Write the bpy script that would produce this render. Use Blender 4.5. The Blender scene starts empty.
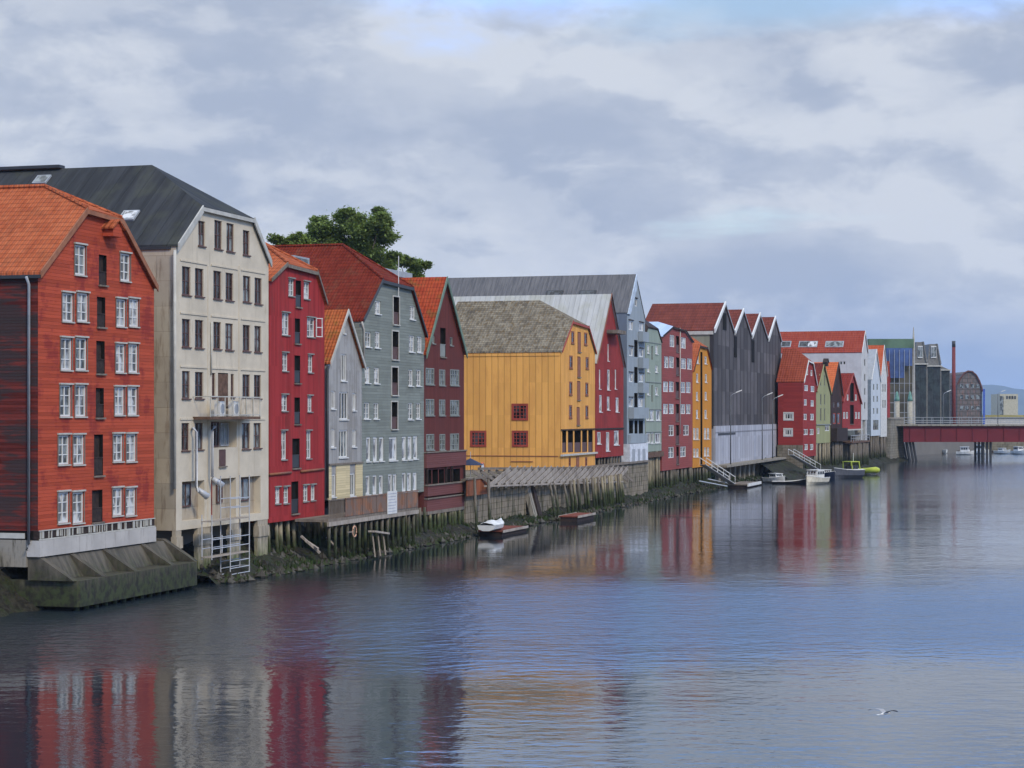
import bpy, bmesh, math, random
from math import sin, cos, tan, radians as R, pi, sqrt
from mathutils import Vector, Matrix
rnd = random.Random(7)
S = bpy.context.scene
COL = S.collection
# ------------------------------------------------------------------ camera
F, HZ, CH = 2000.0, 413.0, 9.5; SC = F/1400.0          # focal length in pixels, horizon row, eye height
cam = bpy.data.objects.new('camera', bpy.data.cameras.new('camera'))
COL.objects.link(cam); S.camera = cam
cam.location = (0, 0, CH); cam.rotation_euler = (R(90), 0, 0)
cam.data.sensor_width = 36; cam.data.lens = 36 * F / 1024
cam.data.shift_y = (HZ - 384) / 1024
cam.data.clip_start = 0.5; cam.data.clip_end = 40000
# ------------------------------------------------------------------ node helper
class NT:
    def __init__(s, tree): s.t = tree; s.n = tree.nodes; s.l = tree.links
    def node(s, typ, **kw):
        n = s.n.new(typ)
        for k, v in kw.items(): setattr(n, k, v)
        return n
    def put(s, sock, v):
        if hasattr(v, 'links') or isinstance(v, bpy.types.NodeSocket): s.l.new(v, sock)
        else: sock.default_value = v
    def m(s, op, a, b=0.0, c=0.0, clamp=False):
        n = s.node('ShaderNodeMath', operation=op); n.use_clamp = clamp
        s.put(n.inputs[0], a); s.put(n.inputs[1], b); s.put(n.inputs[2], c)
        return n.outputs[0]
    def mix(s, f, a, b, typ='MIX'):
        n = s.node('ShaderNodeMix', data_type='RGBA', blend_type=typ)
        s.put(n.inputs[0], f); s.put(n.inputs[6], c4(a)); s.put(n.inputs[7], c4(b))
        return n.outputs[2]
    def noise(s, vec, scale, detail=3, rough=0.55, dim='3D'):
        n = s.node('ShaderNodeTexNoise', noise_dimensions=dim)
        if vec is not None: s.put(n.inputs['Vector'], vec)
        n.inputs['Scale'].default_value = scale; n.inputs['Detail'].default_value = detail
        n.inputs['Roughness'].default_value = rough
        return n.outputs[0]
    def ramp(s, f, a, b, lo=0.0, hi=1.0, smooth=True):
        n = s.node('ShaderNodeMapRange', interpolation_type='SMOOTHSTEP' if smooth else 'LINEAR')
        s.put(n.inputs[0], f); n.inputs[1].default_value = a; n.inputs[2].default_value = b
        n.inputs[3].default_value = lo; n.inputs[4].default_value = hi
        return n.outputs[0]
    def comb(s, x, y, z=0.0):
        n = s.node('ShaderNodeCombineXYZ')
        s.put(n.inputs[0], x); s.put(n.inputs[1], y); s.put(n.inputs[2], z)
        return n.outputs[0]
    def sep(s, v):
        n = s.node('ShaderNodeSeparateXYZ'); s.put(n.inputs[0], v); return n.outputs
def c4(c):
    if isinstance(c, (tuple, list)) and len(c) == 3: return (*c, 1.0)
    return c
def lin(r, g, b):
    f = lambda c: (c/255/12.92) if c/255 <= .04045 else ((c/255+.055)/1.055)**2.4
    q = (f(r), f(g), f(b)); e = .80 if r > 1.5*g and r > 1.5*b else .95 if r > 1.2*b else 1.0; q = (q[0]*e, q[1]*e, q[2]*e*(.86 if e < .9 else 1)); g_ = .3*q[0]+.6*q[1]+.1*q[2]; k = .92
    return tuple(g_+(v-g_)*k for v in q)
# ------------------------------------------------------------------ world: blue sky with a broken cloud layer
SUN_EL, SUN_AZ = R(38), R(146)          # azimuth clockwise from +Y (behind the camera, to the right)
W = bpy.data.worlds.new('World'); S.world = W; W.use_nodes = True
n = NT(W.node_tree); W.node_tree.nodes.clear()
sky = n.node('ShaderNodeTexSky', sky_type='NISHITA'); sky.sun_disc = False
sky.sun_elevation = SUN_EL; sky.sun_rotation = SUN_AZ; sky.air_density = 1.0; sky.dust_density = 0.6
tc = n.node('ShaderNodeTexCoord')
dx, dy, dz = n.sep(tc.outputs['Generated'])
den = n.m('ADD', n.m('MAXIMUM', dz, 0.0), 0.10)
pv = n.comb(n.m('DIVIDE', dx, den), n.m('DIVIDE', dy, den), 0.0)
pw = n.node('ShaderNodeVectorMath', operation='MULTIPLY'); n.put(pw.inputs[0], pv); pw.inputs[1].default_value = (0.9, 0.9, 1)
soft = n.noise(pw.outputs[0], 0.62, 6, 0.55)
lump = n.noise(tc.outputs['Generated'], 7.0, 6, 0.55)
scl = n.node('ShaderNodeVectorMath', operation='MULTIPLY'); n.put(scl.inputs[0], tc.outputs['Generated']); scl.inputs[1].default_value = (1, 1, 2.3)
wrp = n.node('ShaderNodeTexNoise'); n.put(wrp.inputs['Vector'], scl.outputs[0]); wrp.inputs['Scale'].default_value = 9.0; wrp.inputs['Detail'].default_value = 5
wv_ = n.node('ShaderNodeVectorMath', operation='MULTIPLY_ADD'); n.put(wv_.inputs[0], wrp.outputs['Color']); wv_.inputs[1].default_value = (.035, .035, .05); n.put(wv_.inputs[2], scl.outputs[0])
streak = n.noise(wv_.outputs[0], 6.5, 9, 0.56)
off = n.node('ShaderNodeVectorMath', operation='ADD'); n.put(off.inputs[0], wv_.outputs[0]); off.inputs[1].default_value = (.012, -.01, .030)
relief = n.ramp(n.m('SUBTRACT', streak, n.noise(off.outputs[0], 6.5, 9, 0.56)), -.05, .05)
fine = n.noise(wv_.outputs[0], 15.0, 6, 0.6)
# cloud brightness: mid grey-blue underside, brighter lumps
br = n.m('ADD', n.m('MULTIPLY', streak, 0.50), n.m('ADD', n.m('MULTIPLY', fine, 0.26), n.m('MULTIPLY', lump, 0.24)))
brt = n.m('ADD', n.m('MULTIPLY', n.ramp(br, 0.42, 0.575), .62), n.m('MULTIPLY', relief, .48))
ccol = n.mix(brt, (.375, .435, .555), (.60, .64, .71))
# a clear blue band low on the right under the cloud edge
deep = n.m('MULTIPLY', n.ramp(dx, -.02, .22), n.ramp(n.m('ADD', dz, n.m('MULTIPLY', n.m('SUBTRACT', lump, .5), .10)), .085, .015))
ccol = n.mix(n.m('MULTIPLY', deep, .8), ccol, (.24, .34, .56))
# nearer the zenith the deck is thinner and brighter
ccol = n.mix(n.m('MULTIPLY', n.ramp(n.m('ADD', n.m('ADD', dz, n.m('MULTIPLY', n.m('SUBTRACT', streak, .5), .10)), n.m('MULTIPLY', n.ramp(dx, -.1, .3), .015)), 0.195, 0.235), .95), ccol, (0.42, 0.82, 1.80))
ccol = n.mix(n.ramp(dz, 0.40, 0.8), ccol, (0.95, 1.03, 1.14))
ccol = n.mix(n.m('MULTIPLY', n.ramp(dz, 0.05, 0.0), 0.4), ccol, (.37, .46, .62))
gap = n.ramp(n.m('ADD', soft, n.m('MULTIPLY', n.ramp(dx, 0.0, 0.12), n.m('MULTIPLY', n.ramp(dz, 0.155, 0.20), 0.20))), 0.56, 0.70)
bg1 = n.node('ShaderNodeBackground'); n.put(bg1.inputs[0], sky.outputs[0]); bg1.inputs[1].default_value = 0.13
bg2 = n.node('ShaderNodeBackground'); n.put(bg2.inputs[0], ccol); bg2.inputs[1].default_value = 1.0
mx = n.node('ShaderNodeMixShader'); n.put(mx.inputs[0], n.m('SUBTRACT', 1.0, n.m('MULTIPLY', gap, n.ramp(dz, .24, .2, 0.0, .8))))
n.l.new(bg1.outputs[0], mx.inputs[1]); n.l.new(bg2.outputs[0], mx.inputs[2])
wo = n.node('ShaderNodeOutputWorld'); n.l.new(mx.outputs[0], wo.inputs[0])
# ------------------------------------------------------------------ sun (veiled by cloud)
sl = bpy.data.lights.new('sun', 'SUN'); sl.energy = 2.1; sl.angle = R(10); sl.color = (1.0, 0.87, 0.66)
so = bpy.data.objects.new('sun', sl); COL.objects.link(so)
sd = Vector((sin(SUN_AZ)*cos(SUN_EL), cos(SUN_AZ)*cos(SUN_EL), sin(SUN_EL)))
so.rotation_euler = sd.to_track_quat('Z', 'Y').to_euler()
S.view_settings.view_transform = 'Standard'; S.view_settings.look = 'None'
S.view_settings.exposure = 0.14; S.view_settings.gamma = 1.0
# ------------------------------------------------------------------ materials
def mat_base(name, rough=0.8, spec=0.3):
    m = bpy.data.materials.new(name); m.use_nodes = True
    t = NT(m.node_tree); p = m.node_tree.nodes['Principled BSDF']
    p.inputs['Roughness'].default_value = rough
    p.inputs['Specular IOR Level'].default_value = spec
    return m, t, p
def coords(t):
    tc = t.node('ShaderNodeTexCoord'); x, y, z = t.sep(tc.outputs['Object'])
    nx, ny, nz = t.sep(tc.outputs['Normal'])
    f = t.m('GREATER_THAN', t.m('ABSOLUTE', ny), 0.42)      # faces towards the river / hips run along x
    c = t.m('ADD', t.m('MULTIPLY', x, f), t.m('MULTIPLY', y, t.m('SUBTRACT', 1.0, f)))
    return tc, x, y, z, c
def bump(t, p, h, dist, strength=1.0):
    b = t.node('ShaderNodeBump'); b.inputs['Strength'].default_value = strength
    b.inputs['Distance'].default_value = dist; t.put(b.inputs['Height'], h)
    t.l.new(b.outputs[0], p.inputs['Normal'])
_mc = {}
def plain(name, col, rough=0.7, spec=0.3, var=0.18, scale=2.0, metal=0.0, dirt=None, dirtamt=0.0):
    if name in _mc: return _mc[name]
    m, t, p = mat_base(name, rough, spec); p.inputs['Metallic'].default_value = metal
    tc = t.node('ShaderNodeTexCoord')
    nz = t.noise(tc.outputs['Object'], scale, 4)
    c = t.mix(t.ramp(nz, 0.3, 0.7), tuple(k*(1-var) for k in col), tuple(min(1, k*(1+var)) for k in col))
    if dirt: c = t.mix(t.m('MULTIPLY', t.ramp(t.noise(tc.outputs['Object'], scale*.6, 5), .5, .62), dirtamt), c, dirt)
    t.l.new(c, p.inputs['Base Color']) if not isinstance(c, tuple) else None
    _mc[name] = m; return m
def boards(name, col, way='h', pitch=0.2, wear=None, wamt=0.5, wthr=0.55, line=0.45, var=0.12, rough=0.75, wscale=0.35, wcell=(1, 1), lw=None):
    m, t, p = mat_base(name, rough, 0.08)
    tc, x, y, z, c = coords(t)
    q = t.m('DIVIDE', z if way == 'h' else c, pitch)
    fr = t.m('FRACT', q); idx = t.m('FLOOR', q)
    wn = t.node('ShaderNodeTexWhiteNoise', noise_dimensions='2D'); t.put(wn.inputs['Vector'], t.comb(idx, t.m('FLOOR', t.m('DIVIDE', c if way == 'h' else z, 3.1)), 0))
    st = t.comb(t.m('MULTIPLY', c, 0.35 if way == 'h' else 4.0), t.m('MULTIPLY', z, 4.0 if way == 'h' else 0.35), 0.0)
    ns = t.noise(st, 1.6, 5, 0.6)
    v = t.m('ADD', t.m('MULTIPLY', wn.outputs[0], 0.6), t.m('MULTIPLY', ns, 0.9))
    cc = t.mix(t.ramp(v, 0.25, 1.15), tuple(k*(1-var*1.6) for k in col), tuple(min(1, k*(1+var*1.3)) for k in col))
    if wear:
        big = t.noise(t.comb(t.m('MULTIPLY', c, wcell[0]), t.m('MULTIPLY', z, wcell[1]), 0.0), wscale, 5, 0.62)
        mk = t.ramp(t.m('ADD', t.m('MULTIPLY', big, 0.7), t.m('MULTIPLY', ns, 0.3)), wthr-0.04, wthr+0.05)
        cc = t.mix(t.m('MULTIPLY', mk, wamt), cc, wear)
    ln = t.m('SUBTRACT', 1.0, t.ramp(fr, 0.0, lw or (0.10 if pitch > .25 else .16)))
    cc = t.mix(t.m('MULTIPLY', ln, line), cc, tuple(k*0.35 for k in col))
    t.l.new(cc, p.inputs['Base Color'])
    prof = t.m('SUBTRACT', 1.0, fr) if way == 'h' else t.ramp(t.m('ABSOLUTE', t.m('SUBTRACT', fr, 0.5)), 0.5, 0.38)
    bump(t, p, t.m('ADD', prof, t.m('MULTIPLY', ns, 0.5)), 0.02, 0.8)
    return m
def plaster(name, col, stain=(0.2, 0.17, 0.13), amt=0.4, thr=0.56, blocks=None):
    m, t, p = mat_base(name, 0.9, 0.06)
    tc, x, y, z, c = coords(t)
    v = t.comb(c, z, 0.0)
    a = t.noise(v, 0.5, 6, 0.6); b = t.noise(t.comb(t.m('MULTIPLY', c, 3.0), t.m('MULTIPLY', z, 0.4), 0.0), 0.9, 5, 0.65)
    cc = t.mix(t.ramp(a, 0.3, 0.7), tuple(k*0.88 for k in col), tuple(k*1.08 for k in col))
    cc = t.mix(t.m('MULTIPLY', t.ramp(b, thr, thr+0.14), amt), cc, stain)
    h = t.noise(v, 9, 3)
    if blocks:
        bt = t.node('ShaderNodeTexBrick'); t.put(bt.inputs['Vector'], v); bt.inputs['Scale'].default_value = 1.0
        bt.inputs['Brick Width'].default_value = blocks[0]; bt.inputs['Row Height'].default_value = blocks[1]
        bt.inputs['Mortar Size'].default_value = blocks[2]; bt.inputs['Mortar Smooth'].default_value = 0.3
        bt.inputs['Color1'].default_value = (0.86, 0.86, 0.86, 1); bt.inputs['Color2'].default_value = (1.1, 1.08, 1.04, 1); bt.inputs['Mortar'].default_value = (0.66, 0.64, 0.6, 1)
        cc = t.mix(1.0, cc, bt.outputs['Color'], 'MULTIPLY'); h = t.m('ADD', t.m('MULTIPLY', h, 0.3), t.m('SUBTRACT', 1.0, bt.outputs['Fac']))
    t.l.new(cc, p.inputs['Base Color']); bump(t, p, h, 0.02, 0.5)
    return m
def algae(name, top, wet=(0.035, 0.045, 0.018), z0=0.7, z1=1.9, streak=True):
    m, t, p = mat_base(name, 0.75, 0.3)
    geo = t.node('ShaderNodeNewGeometry'); gx, gy, gz = t.sep(geo.outputs['Position'])
    nn = t.noise(t.comb(t.m('MULTIPLY', t.m('ADD', gx, gy), 2.2), t.m('MULTIPLY', gz, 0.5 if streak else 2.0), 0.0), 1.3, 5, 0.62)
    n2 = t.noise(geo.outputs['Position'], 3.0, 4)
    k = t.ramp(t.m('ADD', gz, t.m('MULTIPLY', t.m('SUBTRACT', nn, 0.5), 2.6)), z0, z1)
    tp = t.mix(t.ramp(nn, 0.3, 0.7), tuple(a*0.65 for a in top), tuple(a*1.2 for a in top))
    gr = t.mix(t.ramp(n2, 0.35, 0.65), wet, (wet[0]*1.6+.01, wet[1]*1.9+.015, wet[2]*1.5))
    t.l.new(t.mix(k, gr, tp), p.inputs['Base Color']); bump(t, p, n2, 0.05, 0.6)
    return m
def tiles(name, c1, c2, moss=None, mamt=0.0, cw=0.24, rh=0.26, rough=0.8, mscale=0.5):
    m, t, p = mat_base(name, .9, 0.04)
    tc, x, y, z, c = coords(t)
    qz = t.m('DIVIDE', z, rh); qc = t.m('DIVIDE', c, cw)
    wn = t.node('ShaderNodeTexWhiteNoise', noise_dimensions='2D'); t.put(wn.inputs['Vector'], t.comb(t.m('FLOOR', qc), t.m('FLOOR', qz), 0))
    big = t.noise(t.comb(c, z, 0), mscale, 5, 0.6)
    f = t.m('ADD', t.m('MULTIPLY', wn.outputs[0], 0.28), t.m('ADD', .1, t.m('MULTIPLY', big, 0.7)))
    cc = t.mix(t.ramp(f, 0.25, 0.85), c1, c2)
    if moss: cc = t.mix(t.m('MULTIPLY', t.ramp(t.noise(t.comb(c, z, 3.0), mscale*3, 6, 0.65), 0.5, 0.62), mamt), cc, moss)
    fz = t.m('FRACT', qz); fc = t.m('FRACT', qc)
    ln = t.m('SUBTRACT', 1.0, t.ramp(fz, 0.0, 0.22)); lc = t.m('SUBTRACT', 1.0, t.ramp(fc, 0.0, 0.25))
    cc = t.mix(t.m('MAXIMUM', t.m('MULTIPLY', ln, 0.8), t.m('MULTIPLY', lc, 0.5)), cc, tuple(k*0.3 for k in c1))
    t.l.new(cc, p.inputs['Base Color'])
    h = t.m('ADD', t.m('SUBTRACT', 1.0, fz), t.m('SINE', t.m('MULTIPLY', qc, 2*pi)))
    bump(t, p, h, 0.035, 0.9)
    return m
def metal_roof(name, c1, c2, pitch=0.6, rough=0.5, moss=None, mamt=0, strk=1.0):
    m, t, p = mat_base(name, rough, 0.12)
    tc, x, y, z, c = coords(t)
    q = t.m('FRACT', t.m('DIVIDE', c, pitch))
    st = t.noise(t.comb(t.m('MULTIPLY', c, 2.5), t.m('MULTIPLY', z, 0.3), 0), 0.8*strk, 6, 0.65)
    cc = t.mix(t.ramp(st, 0.3, 0.7), c1, c2)
    if moss: cc = t.mix(t.m('MULTIPLY', t.ramp(t.noise(t.comb(c, z, 0), 0.5, 5), .45, .65), mamt), cc, moss)
    ln = t.m('SUBTRACT', 1.0, t.ramp(t.m('ABSOLUTE', t.m('SUBTRACT', q, 0.5)), 0.0, 0.06))
    cc = t.mix(t.m('MULTIPLY', ln, 0.25), cc, tuple(k*0.4 for k in c1))
    t.l.new(cc, p.inputs['Base Color']); bump(t, p, t.m('ADD', ln, t.m('MULTIPLY', st, .3)), 0.03, 0.8)
    return m
def glass(name, col, rough=0.08, var=True):
    m, t, p = mat_base(name, rough, 0.6)
    tc = t.node('ShaderNodeTexCoord'); x, y, z = t.sep(tc.outputs['Object'])
    nn = t.noise(t.comb(t.m('MULTIPLY', x, 1.7), t.m('MULTIPLY', y, 1.7), t.m('MULTIPLY', z, .9)), 1.0, 3)
    cc = t.mix(t.ramp(nn, 0.42, 0.58), tuple(k*0.28 for k in col), tuple(min(1, k*1.35) for k in col))
    t.l.new(cc, p.inputs['Base Color']); return m
# ------------------------------------------------------------------ mesh builder
class MB:
    def __init__(s): s.v = []; s.f = []; s.m = []
    def quad(s, pts, mi=0):
        b = len(s.v); s.v += [tuple(p) for p in pts]; s.f.append(tuple(range(b, b+len(pts)))); s.m.append(mi)
    def box(s, x0, x1, y0, y1, z0, z1, mi=0):
        b = len(s.v)
        s.v += [(x, y, z) for z in (z0, z1) for x, y in ((x0, y0), (x1, y0), (x1, y1), (x0, y1))]
        for f in ((0, 3, 2, 1), (4, 5, 6, 7), (0, 1, 5, 4), (1, 2, 6, 5), (2, 3, 7, 6), (3, 0, 4, 7)):
            s.f.append(tuple(b+i for i in f)); s.m.append(mi)
    def prism(s, poly, thick, mi=0):
        """polygon of 3D points pushed by vector thick"""
        k = len(poly); b = len(s.v); th = Vector(thick)
        s.v += [tuple(p) for p in poly] + [tuple(Vector(p)+th) for p in poly]
        s.f.append(tuple(b+i for i in range(k))); s.m.append(mi)
        s.f.append(tuple(b+k+i for i in reversed(range(k)))); s.m.append(mi)
        for i in range(k):
            j = (i+1) % k; s.f.append((b+i, b+k+i, b+k+j, b+j)); s.m.append(mi)
    def tube(s, pts, r, n=6, mi=0, r2=None):
        pts = [Vector(p) for p in pts]; b = len(s.v); L = len(pts)
        for i, p in enumerate(pts):
            d = (pts[min(i+1, L-1)] - pts[max(i-1, 0)]).normalized()
            a = Vector((0, 0, 1)) if abs(d.z) < 0.9 else Vector((1, 0, 0))
            e1 = d.cross(a).normalized(); e2 = d.cross(e1)
            rr = r if r2 is None else r + (r2-r)*i/(L-1)
            for k in range(n):
                q = p + e1*rr*cos(2*pi*k/n) + e2*rr*sin(2*pi*k/n); s.v.append(tuple(q))
        for i in range(L-1):
            for k in range(n):
                k2 = (k+1) % n
                s.f.append((b+i*n+k, b+i*n+k2, b+(i+1)*n+k2, b+(i+1)*n+k)); s.m.append(mi)
        s.f.append(tuple(b+k for k in reversed(range(n)))); s.m.append(mi)
        s.f.append(tuple(b+(L-1)*n+k for k in range(n))); s.m.append(mi)
    def bar(s, p0, p1, w, h=None, mi=0):
        p0 = Vector(p0); p1 = Vector(p1); h = h or w; d = (p1-p0).normalized()
        a = Vector((0, 0, 1)) if abs(d.z) < 0.95 else Vector((0, 1, 0))
        e1 = d.cross(a).normalized()*w/2; e2 = d.cross(e1).normalized()*h/2
        s.prism([p0+e1+e2, p0+e1-e2, p0-e1-e2, p0-e1+e2], p1-p0, mi)
    def build(s, name, mats, parent=None, smooth=False, fix=True):
        me = bpy.data.meshes.new(name); me.from_pydata(s.v, [], s.f)
        mats = mats if isinstance(mats, (list, tuple)) else [mats]
        for m in mats: me.materials.append(m)
        me.polygons.foreach_set('material_index', s.m)
        if smooth: me.polygons.foreach_set('use_smooth', [True]*len(s.f))
        me.update()
        if fix:
            bm = bmesh.new(); bm.from_mesh(me); bmesh.ops.recalc_face_normals(bm, faces=bm.faces); bm.to_mesh(me); bm.free()
        o = bpy.data.objects.new(name, me); COL.objects.link(o)
        if parent: o.parent = parent
        return o
def tag(o, label=None, cat=None, group=None, kind=None):
    if label: o['label'] = label
    if cat: o['category'] = cat
    if group: o['group'] = group
    if kind: o['kind'] = kind
    return o
def empty(name, loc, rz=0.0, label=None, cat=None, group=None):
    o = bpy.data.objects.new(name, None); COL.objects.link(o); o.location = loc; o.rotation_euler = (0, 0, rz)
    o.empty_display_size = 0.5
    return tag(o, label, cat, group)
def copy_tree(o, parent=None):
    c = o.copy(); COL.objects.link(c)
    if parent: c.parent = parent
    for ch in [k for k in ALLCH(o)]: copy_tree(ch, c)
    return c
def ALLCH(o): return [k for k in bpy.data.objects if k.parent == o]
# ------------------------------------------------------------------ the two straight reaches of the river front
class Frame:
    def __init__(s, vp, K):
        s.vp = vp; s.ta = (vp-512)/F; s.a = math.atan(s.ta); s.c = K/F
        s.d = Vector((sin(s.a), cos(s.a), 0)); s.n = Vector((-cos(s.a), sin(s.a), 0)); s.rz = pi/2 - s.a
    def Y(s, px, w=0.0): return (s.c + w/cos(s.a))*F/(s.vp-px)
    def pt(s, px, w=0.0, z=0.0):
        y = s.Y(px, w); return Vector(((px-512)/F*y, y, z))
    def z(s, px, py, w=0.0): return CH - (py-HZ)*s.Y(px, w)/F
    def at(s, u, w, z=0.0):      # u measured as depth Y / cos a on the w = 0 line
        y = u*cos(s.a); return Vector((s.ta*y - s.c, y, 0)) + s.n*w + Vector((0, 0, z))
FA = Frame(1100, 70000*SC); FB = Frame(1229, 92000*SC)
def ground_pt(px, Y, z=0.0): Y = Y*SC; return Vector(((px-512)/F*Y, Y, z))
def zat(py, Y): return CH - (py-HZ)*Y*SC/F
HOUSES = 'wooden warehouses lined up along the river'
# ------------------------------------------------------------------ shared materials
M = {}
M['white'] = plain('white_paint', lin(205, 205, 200), 0.5, 0.4, 0.08)
M['offwhite'] = plain('aged_white_paint', lin(176, 174, 164), 0.65, 0.3, 0.12)
M['grey_frame'] = plain('grey_green_paint', lin(128, 132, 124), 0.6, 0.3, 0.12)
M['brown_frame'] = plain('brown_paint', lin(92, 66, 60), 0.6, 0.3, 0.15)
M['red_frame'] = plain('red_trim_paint', lin(168, 66, 48), 0.6, 0.3, 0.12)
M['rust_frame'] = plain('faded_red_trim', lin(150, 92, 66), 0.7, 0.3, 0.15)
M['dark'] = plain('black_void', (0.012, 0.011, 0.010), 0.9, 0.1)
M['darkwood'] = plain('dark_stained_wood', (0.035, 0.024, 0.02), 0.8, 0.2, 0.3, 4)
M['brownwood'] = plain('brown_plank_wood', (0.12, 0.07, 0.045), 0.8, 0.2, 0.3, 3)
M['metal'] = plain('galvanised_metal', (0.45, 0.46, 0.47), 0.5, 0.4, 0.1, 3, 0.2)
M['greymetal'] = plain('painted_grey_metal', (0.30, 0.32, 0.34), 0.5, 0.4, 0.1)
M['blackmetal'] = plain('black_metal', (0.03, 0.032, 0.035), 0.5, 0.4, 0.1)
M['gl_curt'] = glass('glass_over_white_curtain', (0.30, 0.31, 0.31))
M['gl_dark'] = glass('dark_window_glass', (0.045, 0.05, 0.055))
M['gl_grey'] = glass('grey_window_glass', (0.16, 0.18, 0.18))
M['gl_light'] = glass('window_with_white_blind', (0.42, 0.43, 0.43), 0.2)
M['weather'] = boards('weathered_grey_wood', lin(128, 118, 106), 'v', 0.14, (0.1, 0.08, 0.06), 0.6)
M['plank'] = boards('bleached_planks', lin(160, 150, 138), 'v', 0.2, (0.12, 0.09, 0.07), 0.5)
M['concrete'] = plaster('stained_concrete', lin(142, 136, 124), (0.06, 0.055, 0.04), 0.8, 0.5)
M['pile'] = algae('tarred_pile_wood', lin(104, 96, 84), (0.018, 0.02, 0.011), 1.3, 2.7)
M['pile_pale'] = algae('pale_pile_wood', lin(140, 130, 106), (0.022, 0.026, 0.011), 1.2, 2.6)
M['quay'] = None
GL = {'c': 'gl_curt', 'd': 'gl_dark', 'g': 'gl_grey', 'l': 'gl_light'}
# window styles: frame material, glass key, columns, rows, head trim, frame width, glass share
def ws(fm, gl, cols=2, rows=3, fw=0.07, mw=0.035, head=None, casing=None, reveal=0.14, sill=True):
    return dict(fm=fm, gl=gl, cols=cols, rows=rows, fw=fw, mw=mw, head=head, casing=casing, reveal=reveal, sill=sill)
# ------------------------------------------------------------------ building class
class Bld:
    def __init__(s, name, label, cat, fr, px0, w=0.5, group=None):
        s.fr = fr; s.w = w; s.px0 = px0
        s.o = fr.pt(px0, w); s.o.z = 0
        s.root = empty(name, s.o, fr.rz, label, cat, group)
        s.holes = {'f': [], 's': []}
    def u(s, px): return (s.fr.Y(px, s.w) - s.fr.Y(s.px0, s.w))/cos(s.fr.a)
    def P(s, px, py): return (s.u(px), s.fr.z(px, py, s.w))
    def vside(s, px, u=0.0):
        o = s.o + s.fr.d*u; t = (px-512)/F; nn = s.fr.n
        return -(o.x - t*o.y)/(nn.x - t*nn.y)
    def Sd(s, px, py, u=0.0):
        v = s.vside(px, u); y = (s.o + s.fr.d*u + s.fr.n*v).y
        return (v, CH - (py-HZ)*y/F)
    def uat(s, px, py, v):
        p = s.fr.pt(px, s.w+v); return ((p-s.o).dot(s.fr.d), CH-(py-HZ)*p.y/F)
    def proj(s, u, v, z):
        p = s.o + s.fr.d*u + s.fr.n*v; return (512+F*p.x/p.y, HZ-F*(z-CH)/p.y)
    def shape(s, L, Rr, base, tops, D, hip=None, note=''):
        """L,R eave pixels, tops = break pixels (1 = ridge, 2 = clipped gable), base = (px,py)"""
        s.L = s.P(*L); s.Rt = s.P(*Rr); s.base = s.P(*base)[1]
        s.T = [s.P(*q) for q in tops]; s.D = D
        if len(s.T) == 2:
            (x1, z1), (x2, z2), (x3, z3), (x4, z4) = s.L, s.T[0], s.Rt, s.T[1]
            m1 = (z2-z1)/(x2-x1); m2 = (z4-z3)/(x4-x3)
            um = (z3-z1 + m1*x1 - m2*x3)/(m1-m2); s.ridge = (um, z1+m1*(um-x1))
            if hip:
                t = (hip[0]-512)/F; o = s.o + s.fr.d*um
                s.vh = -(o.x-t*o.y)/(s.fr.n.x-t*s.fr.n.y)
            else: s.vh = 2.5
            if note: print(note, 'ridge', [round(k, 1) for k in s.ridge], 'vh', round(s.vh, 2), 'proj', [round(k, 1) for k in s.proj(um, s.vh, s.ridge[1])], 'want', hip)
        else: s.ridge = s.T[0]; s.vh = 0.0
        return s
    def clipz(s, z):
        """left and right wall edge at height z"""
        pts = [(s.L[0], s.base), s.L] + s.T + [s.Rt, (s.Rt[0], s.base)]
        xs = []
        for (a, za), (b, zb) in zip(pts, pts[1:]):
            if abs(zb-za) < 1e-6: continue
            if min(za, zb)-1e-6 <= z <= max(za, zb)+1e-6: xs.append(a+(b-a)*(z-za)/(zb-za))
        return (min(xs), max(xs)) if xs else None
    def skin(s, mb, holes, mi, side=False, z0=None):
        ztop = max(t[1] for t in s.T) if not side else s.L[1]
        pts_z = [s.base] + [s.L[1], s.Rt[1]] + [t[1] for t in s.T] if not side else [s.base, s.L[1]]
        zs = sorted(set([round(k, 4) for k in pts_z] + [round(k, 4) for h in holes for k in (h['z0'], h['z1']) if s.base < k < ztop]))
        T = (lambda a, d, z: (a, d, z)) if not side else (lambda a, d, z: (d, a, z))
        for za, zb in zip(zs, zs[1:]):
            if zb-za < 1e-4: continue
            if side: la = lb = 0.0; ra = rb = s.D
            else:
                e = 1e-4; A = s.clipz(za+e); B = s.clipz(zb-e)
                if not A or not B: continue
                la, ra = A; lb, rb = B
            zc = (za+zb)/2
            hs = sorted([(h['a0'], h['a1']) for h in holes if h['z0'] < zc < h['z1']])
            ca, cb = la, lb
            for h0, h1 in hs:
                mb.quad([T(ca, 0, za), T(h0, 0, za), T(h0, 0, zb), T(cb, 0, zb)], mi); ca = cb = h1
            mb.quad([T(ca, 0, za), T(ra, 0, za), T(rb, 0, zb), T(cb, 0, zb)], mi)
        for h in holes:
            a0, a1, b0, b1, d = h['a0'], h['a1'], h['z0'], h['z1'], h['d']
            for q in ([T(a0, 0, b0), T(a0, d, b0), T(a0, d, b1), T(a0, 0, b1)], [T(a1, 0, b0), T(a1, d, b0), T(a1, d, b1), T(a1, 0, b1)],
                      [T(a0, 0, b0), T(a1, 0, b0), T(a1, d, b0), T(a0, d, b0)], [T(a0, 0, b1), T(a1, 0, b1), T(a1, d, b1), T(a0, d, b1)]):
                mb.quad(q, mi)
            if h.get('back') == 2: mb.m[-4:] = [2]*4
            mb.quad([T(a0, d, b0), T(a1, d, b0), T(a1, d, b1), T(a0, d, b1)], mi if h.get('back') is None else h['back'])
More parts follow.
